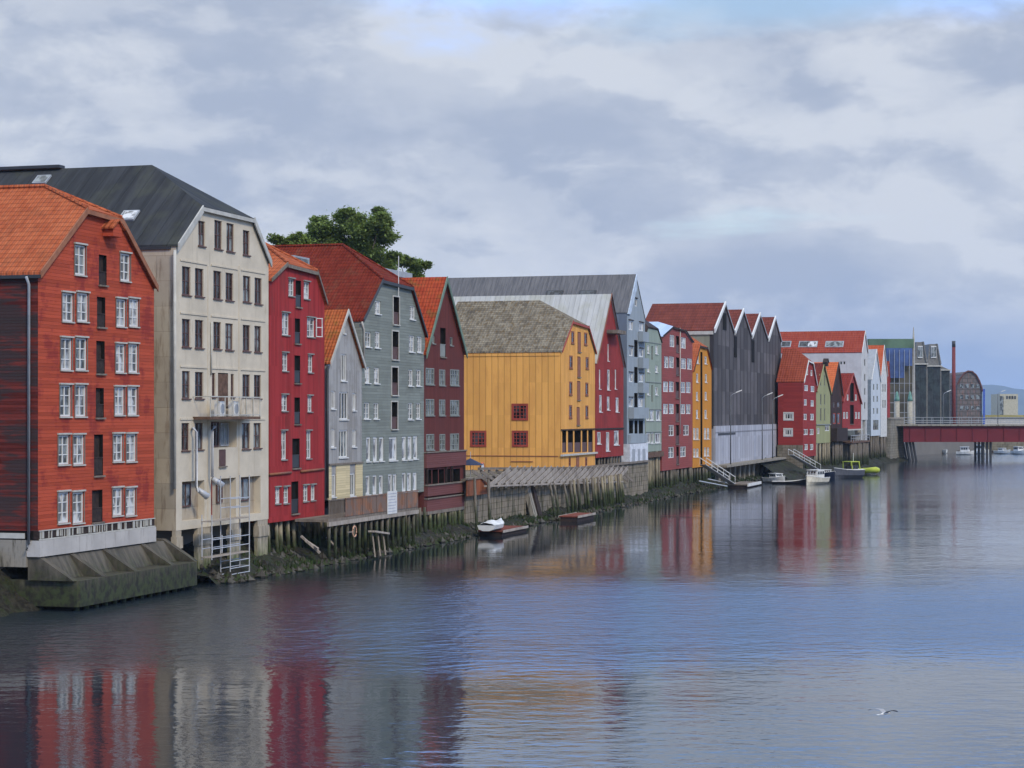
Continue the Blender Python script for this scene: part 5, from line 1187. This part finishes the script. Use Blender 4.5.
# ================================================================== SMALL THINGS ON THE QUAY
q = empty('parasol', FA.pt(470.5, 1.3, 4.05), 0, 'closed-side navy blue parasol beside the yellow warehouse', 'parasol'); q['label'] = 'navy blue parasol standing beside the yellow warehouse wall'
mb = MB(); mb.tube([(0, 0, 0), (0, 0, 2.3)], .03, 6); mb.build('pole', M['metal'], q)
mb = MB(); apx = (0, 0, 1.5)
for k in range(8): a, a2 = 2*pi*k/8, 2*pi*(k+1)/8; mb.prism([(0, 0, 1.75), (1.1*cos(a), 1.1*sin(a), 1.2), (1.1*cos(a2), 1.1*sin(a2), 1.2)], (0, 0, .02))
mb.build('canopy', plain('navy_canvas', (0.02, 0.03, 0.07)), q)
q = empty('round_sign', FA.pt(482.5, .6, 4.25), FA.rz, 'round white sign with orange rim on the quay by the yellow warehouse', 'sign')
mb = MB(); mb.tube([(0, 0, 0), (0, 0, .4)], .04, 6); mb.build('post', M['metal'], q)
mb = MB(); mb.tube([(.52*cos(2*pi*k/20), 0, .75+.42*sin(2*pi*k/20)) for k in range(21)], .06, 6); mb.build('rim', plain('orange_rim', lin(214, 104, 50)), q, smooth=True)
mb = MB(); mb.tube([(0, -.02, .75), (0, .02, .75)], .4, 16); mb.build('face', M['white'], q)
# ================================================================== FLOATS AND BOATS
def pontoon(px, w, L_, W_, h, label, m, name='pontoon'):
    r = empty(name, FA.pt(px, w), FA.rz, label, 'float', 'wooden floats moored to the bank')
    mb = MB(); mb.box(0, L_, -W_, 0, h-.10, h)
    n_ = int(L_/.3)
    mb.build('deck', m, r)
    mb = MB(); mb.box(.1, L_-.1, -W_+.1, -.1, -.12, h-.103); mb.build('hull', M['darkwood'], r)
    mb = MB(); mb.box(-.04, L_+.04, -W_-.05, -W_-.002, h-.16, h+.04); mb.box(-.04, L_+.04, .002, .05, h-.16, h+.04); mb.build('edge_beam', M['plank'], r); return r
rdeck = boards('red_brown_decking', lin(134, 72, 60), 'v', .15, None, 0, 0, .5, .15)
p1 = pontoon(478, -1.8, 7.0, 2.0, .42, 'red-brown float with white covered dinghy below the maroon house', rdeck)
p2 = pontoon(559, -2.6, 6.2, 1.7, .5, 'empty red-brown float below the lattice apron', rdeck)
def lathe_hull(mb, L_, B_, H_, sheer=.25, n_=12, mi=0, z0=-.12):
    """hull along +x, bow at +x; returns deck outline"""
    rows = []
    for i in range(n_+1):
        f = i/n_; x = -L_/2+L_*f; wd = B_/2*(1-max(0, (f-.45)/.55)**2.2); wd = max(wd, .02); zt = H_+sheer*max(0, f-.3)**2*1.6
        rows.append([(x, -wd, zt), (x, -wd*.86, zt*.35), (x, -wd*.35, z0), (x, wd*.35, z0), (x, wd*.86, zt*.35), (x, wd, zt)])
    b = len(mb.v)
    for r_ in rows: mb.v += r_
    for i in range(n_):
        for j in range(5): a = b+i*6+j; mb.f.append((a, a+6, a+7, a+1)); mb.m.append(mi)
        a = b+i*6; mb.f.append((a, a+5, a+11, a+6)); mb.m.append(mi)
    mb.f.append(tuple(b+k for k in range(6))); mb.m.append(mi)
    return rows
def boat(px, Y, L_, B_, H_, rz, label, hull, cabin=None, cabm='white', rail=None, group='small boats moored by the red houses', pos=None):
    loc = ground_pt(px, Y, 0) if pos is None else pos
    r = empty('motor_boat', loc, rz, label, 'boat', group); r.scale = (.86,)*3
    mb = MB(); lathe_hull(mb, L_, B_, H_, .5); mb.build('hull', hull, r)
    mb = MB()
    for sgn in (-1, 1): mb.tube([(-L_/2+L_*k/8, sgn*(B_/2*(1-max(0, (k/8-.45)/.55)**2.2)+.01), H_+.5*max(0, k/8-.3)**2*1.6+.02) for k in range(9)], .05, 5)
    mb.build('gunwale', M['white'], r)
    if cabin:
        x0, x1, w_, h_ = cabin; z = H_+.02; mb = MB()
        mb.prism([(x0, -w_/2, z), (x1+.35, -w_/2, z), (x1, -w_/2*.9, z+h_), (x0+.1, -w_/2*.9, z+h_)], (0, w_*.95, 0)); c = mb.build('cabin', M[cabm], r)
        mb = MB(); mb.box(x0-.15, x1+.2, -w_/2-.05, w_/2+.02, z+h_+.003, z+h_+.08); mb.build('cabin_roof', M[cabm], c)
        n_ = 3
        for k in range(n_):
            xa = x0+.25+(x1-x0-.2)*k/n_
            mb = MB(); mb.box(xa, xa+(x1-x0-.2)/n_*.75, -w_/2-.03, -w_/2*.93-.0, z+h_*.45, z+h_*.85); mb.build('window', M['gl_dark'], c)
            mb = MB(); mb.box(xa, xa+(x1-x0-.2)/n_*.75, w_*.40, w_/2+.0, z+h_*.45, z+h_*.85); mb.build('window', M['gl_dark'], c)
            mb = MB(); yf = -w_*.38+w_*.26*k; xf = lambda q: x1+.35*(1-q)+.03
            mb.prism([(xf(.45), yf, z+h_*.45), (xf(.88), yf, z+h_*.88), (xf(.88), yf+w_*.2, z+h_*.88), (xf(.45), yf+w_*.2, z+h_*.45)], (-.06, 0, 0)); mb.build('windscreen', M['gl_dark'], c)
            mb = MB(); yy = -w_/2*.8+w_*.8*k/n_; mb.box(x0-.04, x0+.03, yy, yy+w_*.2, z+h_*.42, z+h_*.85); mb.build('window', M['gl_dark'], c)
    if rail:
        mb = MB(); z = H_+.3
        mb.tube([(L_*.15, -B_/2*.85, z-.2), (L_*.15, -B_/2*.85, z+.3), (L_*.44, -.15, z+.5), (L_*.44, .15, z+.5), (L_*.15, B_/2*.85, z+.3), (L_*.15, B_/2*.85, z-.2)], .025, 5); mb.build('bow_rail', M['metal'], r)
    return r
navy = plain('navy_hull', (0.03, 0.04, 0.075), .35, .5); whiteh = plain('white_gelcoat', lin(206, 206, 198), .3, .5); creamhull = plain('cream_hull', lin(198, 192, 172), .4, .5)
neon = plain('fluorescent_yellow', lin(172, 186, 48), .6, .3, .05)
boat(776, 190, 4.6, 1.9, .75, R(-60), 'small white cabin boat nearest the grey warehouse', whiteh, (-.9, .7, 1.4, .7))
bb = boat(789, 188, 5.2, 1.7, .35, R(-10), 'low dark open dinghy between the two white cabin boats', plain('black_rubber', (.02, .02, .025), .5))
boat(815, 187, 5.8, 2.3, 1.0, R(-125), 'white cabin boat with cream hull and three cabin windows', creamhull, (-1.6, .9, 1.8, 1.15), rail=True)
boat(826, 202, 6.0, 2.2, .95, R(-70), 'navy-hulled boat with white deck behind the white cabin boat', navy, (-1.2, .4, 1.5, .5))
nb = boat(847, 205, 6.0, 2.6, 1.35, R(-145), 'dark grey-hulled motor boat with fluorescent yellow wheelhouse frame', plain('dark_grey_hull', (.075, .08, .095), .4, .5), None)
mb = MB()
for x in (-2.0, -.2):
    for y in (-1.1, 1.1): mb.tube([(x, y, 1.4), (x+.15, y*.9, 2.7)], .09, 6)
mb.box(-2.0, .1, -1.05, 1.05, 2.7, 2.82); mb.build('wheelhouse_frame', neon, nb)
mb = MB(); mb.box(-1.8, -.3, -.9, .9, 1.4, 2.1); mb.build('console', M['gl_dark'], nb)
mb = MB(); mb.tube([(-1.5, 0, 2.8), (-1.5, 0, 4.2)], .04, 5); mb.build('mast', M['white'], nb)
mb = MB(); mb.box(-2.8, 1.2, -1.15, 1.15, 1.40, 1.50); mb.build('deck', M['white'], nb)
rib = empty('inflatable_boat', ground_pt(866, 216), R(-70), 'fluorescent yellow inflatable boat beyond the dark grey motor boat', 'boat')
mb = MB(); mb.tube([(-2.6, -1, .55), (1.2, -1, .6), (2.4, -.6, .75), (2.9, 0, .85), (2.4, .6, .75), (1.2, 1, .6), (-2.6, 1, .55)], .42, 8); mb.build('tube', neon, rib, smooth=True)
mb = MB(); mb.box(-2.4, 1.6, -.8, .8, .1, .4); mb.build('floor', M['greymetal'], rib)
# the covered dinghy on the red float
mb = MB(); lathe_hull(mb, 4.2, 1.4, .45, .3, 10, 0, .02); dn = mb.build('covered_dinghy', M['white'])
dn.location = FA.pt(494, -2.9, .44); dn.rotation_euler = (0, 0, FA.rz); tag(dn, 'small white dinghy under a white tarpaulin lying on the red-brown float', 'boat')
mb = MB(); V = []
for i in range(13):
    for j in range(7):
        f, g = i/12, j/6; wd = .66*(1-max(0, (f-.45)/.55)**2.2)+.04; x = -2.05+4.1*f; y = -wd+2*wd*g
        V.append((x, y, .47+.35*sin(pi*g)*(.5+.5*abs(sin(f*pi*1.5)))+.06*mnoise.noise(Vector((x*3, y*3, 0)))))
mb.v = V; mb.f = [(i*7+j, i*7+j+7, i*7+j+8, i*7+j+1) for i in range(12) for j in range(6)]; mb.m = [0]*len(mb.f)
mb.build('tarpaulin', plain('white_tarpaulin', lin(206, 208, 206), .6), dn, smooth=True)
# far moored boats under and beyond the bridge
for i, (px, Y, L_, cab) in enumerate(((966, 318, 5, (-1.4, .6, 1.7, 1.3)), (981, 325, 4.6, (-1.2, .6, 1.6, 1.6)), (1003, 325, 5, (-1.2, .4, 1.4, .7)), (1019, 322, 5.6, (-1.4, .7, 1.7, 1.2)), (944, 328, 4.5, None))):
    boat(px, Y, L_, 1.9, .8, R(-20-17*i), ['white cabin boat seen under the middle of the bridge span', 'tall white cabin boat just left of the bridge pier', 'low white boat just right of the bridge pier', 'white cabin boat at the right edge under the bridge', 'open white boat at the left under the bridge'][i], whiteh, cab, group='boats moored beyond the bridge')
# gangways down to the pontoon in front of the grey warehouse
pt_ = empty('landing_stage', FA.pt(727, -2.6), FA.rz, 'grey landing stage with white edge before the grey saw-tooth warehouse', 'float')
mb = MB(); mb.box(0, 10, -2.6, 0, .35, .5); mb.build('deck', M['weather'], pt_); mb = MB(); mb.box(.2, 9.8, -2.5, -.1, -.1, .347); mb.build('hull', M['darkwood'], pt_)
mb = MB(); mb.box(-.05, 10.05, -2.75, -2.602, .2, .56); mb.build('edge_beam', M['white'], pt_)
def gangway(name, pa, pb, label, w_=.9):
    r = empty(name, pa, 0, label, 'gangway', 'gangways down to the water'); d = Vector(pb)-Vector(pa); s_ = d.cross(Vector((0, 0, 1))).normalized()
    mb = MB(); mb.prism([s_*w_/2, -s_*w_/2, d-s_*w_/2, d+s_*w_/2], (0, 0, .08)); mb.build('ramp', M['metal'], r)
    for sg_ in (-1, 1):
        mb = MB(); o1 = s_*w_/2*sg_; mb.tube([o1+Vector((0, 0, .9)), d+o1+Vector((0, 0, .9))], .05, 6)
        for k in range(6): q = o1+d*k/5; mb.tube([q+Vector((0, 0, .05)), q+Vector((0, 0, .9))], .03, 5)
        mb.build('handrail', M['white'], r)
    return r
gangway('gangway', FA.pt(703, -.3, FA.z(703, 465, -.3)), FA.pt(732, -3.2, .5), 'white-railed gangway sloping from the amber house to the landing stage', 1.1)
gangway('gangway', FB.pt(791, -.2, 3.2), FB.pt(818, -2.6, .7), 'grey timber gangway sloping past the stone footing of the red house')
for i, (xa, ya, xb, yb) in enumerate(((699, 481, 727, 489), (708, 479, 735, 485))):
    pa, pb = FA.pt(xa, -1.2, .0), FA.pt(xb, -3.0, .0); pa.z = FA.z(xa, ya, -1.2); pb.z = max(.3, FA.z(xb, yb, -3.0)); mb = MB(); mb.tube([pa, pb], .07, 6)
    tag(mb.build('mooring_boom', M['metal']), ['lower pale boom running from the piles to the landing stage', 'upper pale boom running from the piles to the landing stage'][i], 'boom', 'mooring booms')
# ================================================================== GULL
gl_ = empty('seagull', ground_pt(884.5, 40, zat(713.5, 40)), R(12), 'grey and white gull with dark wing tips flying low over the water at lower right', 'gull'); gl_.scale = (.72, .72, .85)
def gull():
    me = bpy.data.meshes.new('body'); sp = [(-.2, 0, -.035), (-.12, 0, -.02), (0, 0, 0), (.09, 0, .015), (.14, 0, .03), (.185, 0, .03)]; rr = [.014, .04, .062, .048, .034, .03]
    V = []; Fc = []; n_ = 10
    for (x, y, z), r_ in zip(sp, rr):
        for k in range(n_): V.append((x, r_*cos(2*pi*k/n_), z+r_*.85*sin(2*pi*k/n_)))
    for i in range(len(sp)-1):
        for k in range(n_): Fc.append((i*n_+k, i*n_+(k+1) % n_, (i+1)*n_+(k+1) % n_, (i+1)*n_+k))
    Fc.append(tuple(range(n_))); V.append((.215, 0, .03)); a = (len(sp)-1)*n_
    for k in range(n_): Fc.append((a+k, a+(k+1) % n_, len(V)-1))
    mb = MB(); mb.v = V; mb.f = Fc; mb.m = [0]*len(Fc); return mb
gull().build('body', plain('white_feathers', lin(214, 212, 208), .8, .2, .05), gl_, smooth=True)
mb = MB(); mb.prism([(.205, -.008, .03), (.26, 0, .018), (.205, .008, .03)], (0, 0, -.012)); mb.build('beak', plain('yellow_beak', lin(200, 160, 70)), gl_)
mb = MB(); mb.prism([(-.18, -.02, -.03), (-.31, -.07, -.045), (-.32, .07, -.045), (-.18, .02, -.03)], (0, 0, .012)); mb.build('tail', M['white'], gl_)
def wing(pts, chord, m_idx):
    mb = MB()
    for i in range(len(pts)-1):
        (x0, y0, z0), (x1, y1, z1) = pts[i], pts[i+1]; c0, c1 = chord[i], chord[i+1]
        mb.prism([(x0+c0*.5, y0, z0), (x1+c1*.5, y1, z1), (x1-c1*.5, y1, z1-.01), (x0-c0*.5, y0, z0-.01)], (0, 0, .012), m_idx[i])
    return mb
gw1 = plain('grey_feathers', lin(150, 152, 156), .8, .2, .06); gw2 = plain('black_feathers', (.02, .02, .025), .8, .2)
# far wing (raised, to the left in view) and near wing (foreshortened, towards the right)
wing([(.02, .03, .02), (-.08, .16, .12), (-.22, .30, .125), (-.36, .42, .10), (-.47, .5, .065)], [.2, .19, .16, .11, .03], [0, 0, 0, 1]).build('wing', [gw1, gw2], gl_)
wing([(.03, -.03, .02), (.10, -.20, .10), (.19, -.34, .14), (.27, -.46, .135), (.33, -.54, .12)], [.2, .18, .14, .1, .03], [0, 0, 1, 1]).build('wing', [gw1, gw2], gl_)
# ================================================================== TREES
def leaf_mat(name, c1, c2):
    m = bpy.data.materials.new(name); m.use_nodes = True; t = NT(m.node_tree); m.node_tree.nodes.clear()
    g = t.node('ShaderNodeNewGeometry'); nn = t.noise(g.outputs['Position'], .9, 4); c = t.mix(t.ramp(nn, .3, .7), c1, c2)
    d = t.node('ShaderNodeBsdfDiffuse'); tr = t.node('ShaderNodeBsdfTranslucent'); mx = t.node('ShaderNodeMixShader'); mx.inputs[0].default_value = .38
    t.l.new(c, d.inputs[0]); t.l.new(t.mix(.35, c, (.16, .2, .03)), tr.inputs[0]); t.l.new(d.outputs[0], mx.inputs[1]); t.l.new(tr.outputs[0], mx.inputs[2])
    o = t.node('ShaderNodeOutputMaterial'); t.l.new(mx.outputs[0], o.inputs[0]); return m
LM = leaf_mat('broadleaf_foliage', (0.15, 0.215, 0.055), (0.24, 0.31, 0.10)); LM2 = leaf_mat('light_foliage', (0.15, 0.21, 0.045), (0.23, 0.29, 0.08))
BK = plain('tree_bark', (.07, .055, .04), .9)
def tree(px, Y, zbase, blobs, label, nleaf, lm, seed, size=.38):
    """blobs: (px, py, r_px, depth offset m)"""
    rg = random.Random(seed); r = empty('broadleaf_tree', ground_pt(px, Y, zbase), 0, label, 'tree', 'trees behind the roofs'); O = r.location
    cs = []
    for bx, by, br_, dd in blobs: cs.append((ground_pt(bx, Y+dd, zat(by, Y+dd))-O, br_*Y*SC/F*1.12))
    mb = MB(); top = cs[0][0]
    mb.tube([(0, 0, 0), (.2, 0, top.z*.35), (top.x*.4, top.y*.4, top.z*.7)], .55, 8, r2=.3)
    k0 = Vector((top.x*.4, top.y*.4, top.z*.68))
    for c, rr in cs: mid = (k0+c)/2+Vector((rg.uniform(-.5, .5), rg.uniform(-.5, .5), rg.uniform(-.3, .6))); mb.tube([k0-Vector((0, 0, rg.uniform(0, 2))), mid, c], .13, 6, r2=.03)
    for c, rr in cs:
        for k in range(5):
            d = Vector((rg.gauss(0, 1), rg.gauss(0, 1), rg.gauss(0, .8))).normalized()*rr*.85; mb.tube([c, c+d], .035, 4, r2=.012)
    mb.build('trunk', BK, r, smooth=True)
    mb = MB(); tot = sum(rr**2 for c, rr in cs)
    for c, rr in cs:
        ncl = max(14, int(rr*rr*11)); cl = []
        for k in range(ncl):
            d = Vector((rg.gauss(0, 1), rg.gauss(0, 1), rg.gauss(0, 1))).normalized()*rr*rg.uniform(.2, 1.0); d.z *= .85; cl.append((c+d, rg.uniform(.5, 1.2)*min(1, rr/2)))
        nl = int(nleaf*rr*rr/tot)
        for k in range(nl):
            q, s_ = rg.choice(cl); p_ = q+Vector((rg.gauss(0, .55), rg.gauss(0, .55), rg.gauss(0, .38)))*s_
            a = Vector((rg.uniform(-1, 1), rg.uniform(-1, 1), rg.uniform(-.6, .6))).normalized(); b_ = a.cross(Vector((rg.uniform(-.4, .4), rg.uniform(-.4, .4), 1))).normalized(); s2 = size*rg.uniform(.5, 1.1)*.5
            i0 = len(mb.v); mb.v += [tuple(p_-a*s2), tuple(p_+b_*s2*.6), tuple(p_+a*s2), tuple(p_-b_*s2*.6)]; mb.f.append((i0, i0+1, i0+2, i0+3)); mb.m.append(0)
    mb.build('crown', lm, r, fix=False)
tree(366, 135, 3, [(362, 232, 16, 0), (346, 220, 12, 1), (380, 222, 11, -1), (385, 238, 11, 0), (352, 245, 15, 1), (332, 240, 13, 1), (318, 228, 11, 0), (370, 255, 14, 0), (392, 258, 9, 1), (388, 270, 12, 0), (345, 212, 6, 0), (378, 212, 7, 1), (310, 242, 9, 0), (330, 252, 12, 0), (318, 222, 7, 1)],
     'large spreading broadleaf tree rising behind the red tiled roofs', 64000, LM, 3)
tree(292, 128, 3, [(300, 248, 13, 0), (286, 244, 9, 0), (312, 254, 9, 1), (275, 240, 6, 0), (296, 236, 7, 0), (284, 256, 10, 0)], 'lower lighter green tree left of the large tree behind the crimson house', 16000, LM2, 5)
tree(416, 140, 3, [(418, 268, 9, 0), (427, 265, 5, 0), (408, 262, 6, 0), (400, 262, 6, 0), (415, 278, 8, 0)], 'small tree right of the large tree above the mossy roof', 9000, LM, 9)
# tufts of grass and ferns along the bank foot
mb = MB()
for i in range(9000):
    px = rnd.choice([rnd.uniform(255, 480), rnd.uniform(488, 600), rnd.uniform(600, 780)]); w_ = rnd.uniform(-1.6, 2.2); u = FA.Y(px)/cos(FA.a); z = .2+max(0, w_+.6)*.42
    if mnoise.noise(Vector((u*.35, w_*.7, 0))) < .05: continue
    c = FA.at(u, w_, z); a = rnd.uniform(0, 2*pi); hgt = rnd.uniform(.1, .35); dx_, dy_ = cos(a)*.06, sin(a)*.06
    mb.quad([c+Vector((-dx_, -dy_, -.1)), c+Vector((dx_, dy_, -.1)), c+Vector((rnd.uniform(-.1, .1), rnd.uniform(-.1, .1), hgt))])
tag(mb.build('bank_weeds', plain('weed_green', (.028, .048, .012), .8, .2, .35, .4), fix=False), 'green weeds and grass growing on the muddy bank under the houses', 'weeds', kind='stuff')
HAZE = 0.00008
# ================================================================== HAZE
m = bpy.data.materials.new('haze'); m.use_nodes = True; t = NT(m.node_tree); m.node_tree.nodes.clear()
pv_ = t.node('ShaderNodeVolumePrincipled'); pv_.inputs['Color'].default_value = (.62, .78, 1.0, 1); pv_.inputs['Density'].default_value = HAZE
pv_.inputs['Anisotropy'].default_value = .1
ou = t.node('ShaderNodeOutputMaterial'); t.l.new(pv_.outputs[0], ou.inputs['Volume'])
mb = MB(); mb.box(-9800, 9800, -400, 15900, -12, 240); hz = mb.build('haze', m); hz.display_type = 'WIRE'
tag(hz, 'thin blue air haze over the river and fjord', 'haze', kind='stuff')
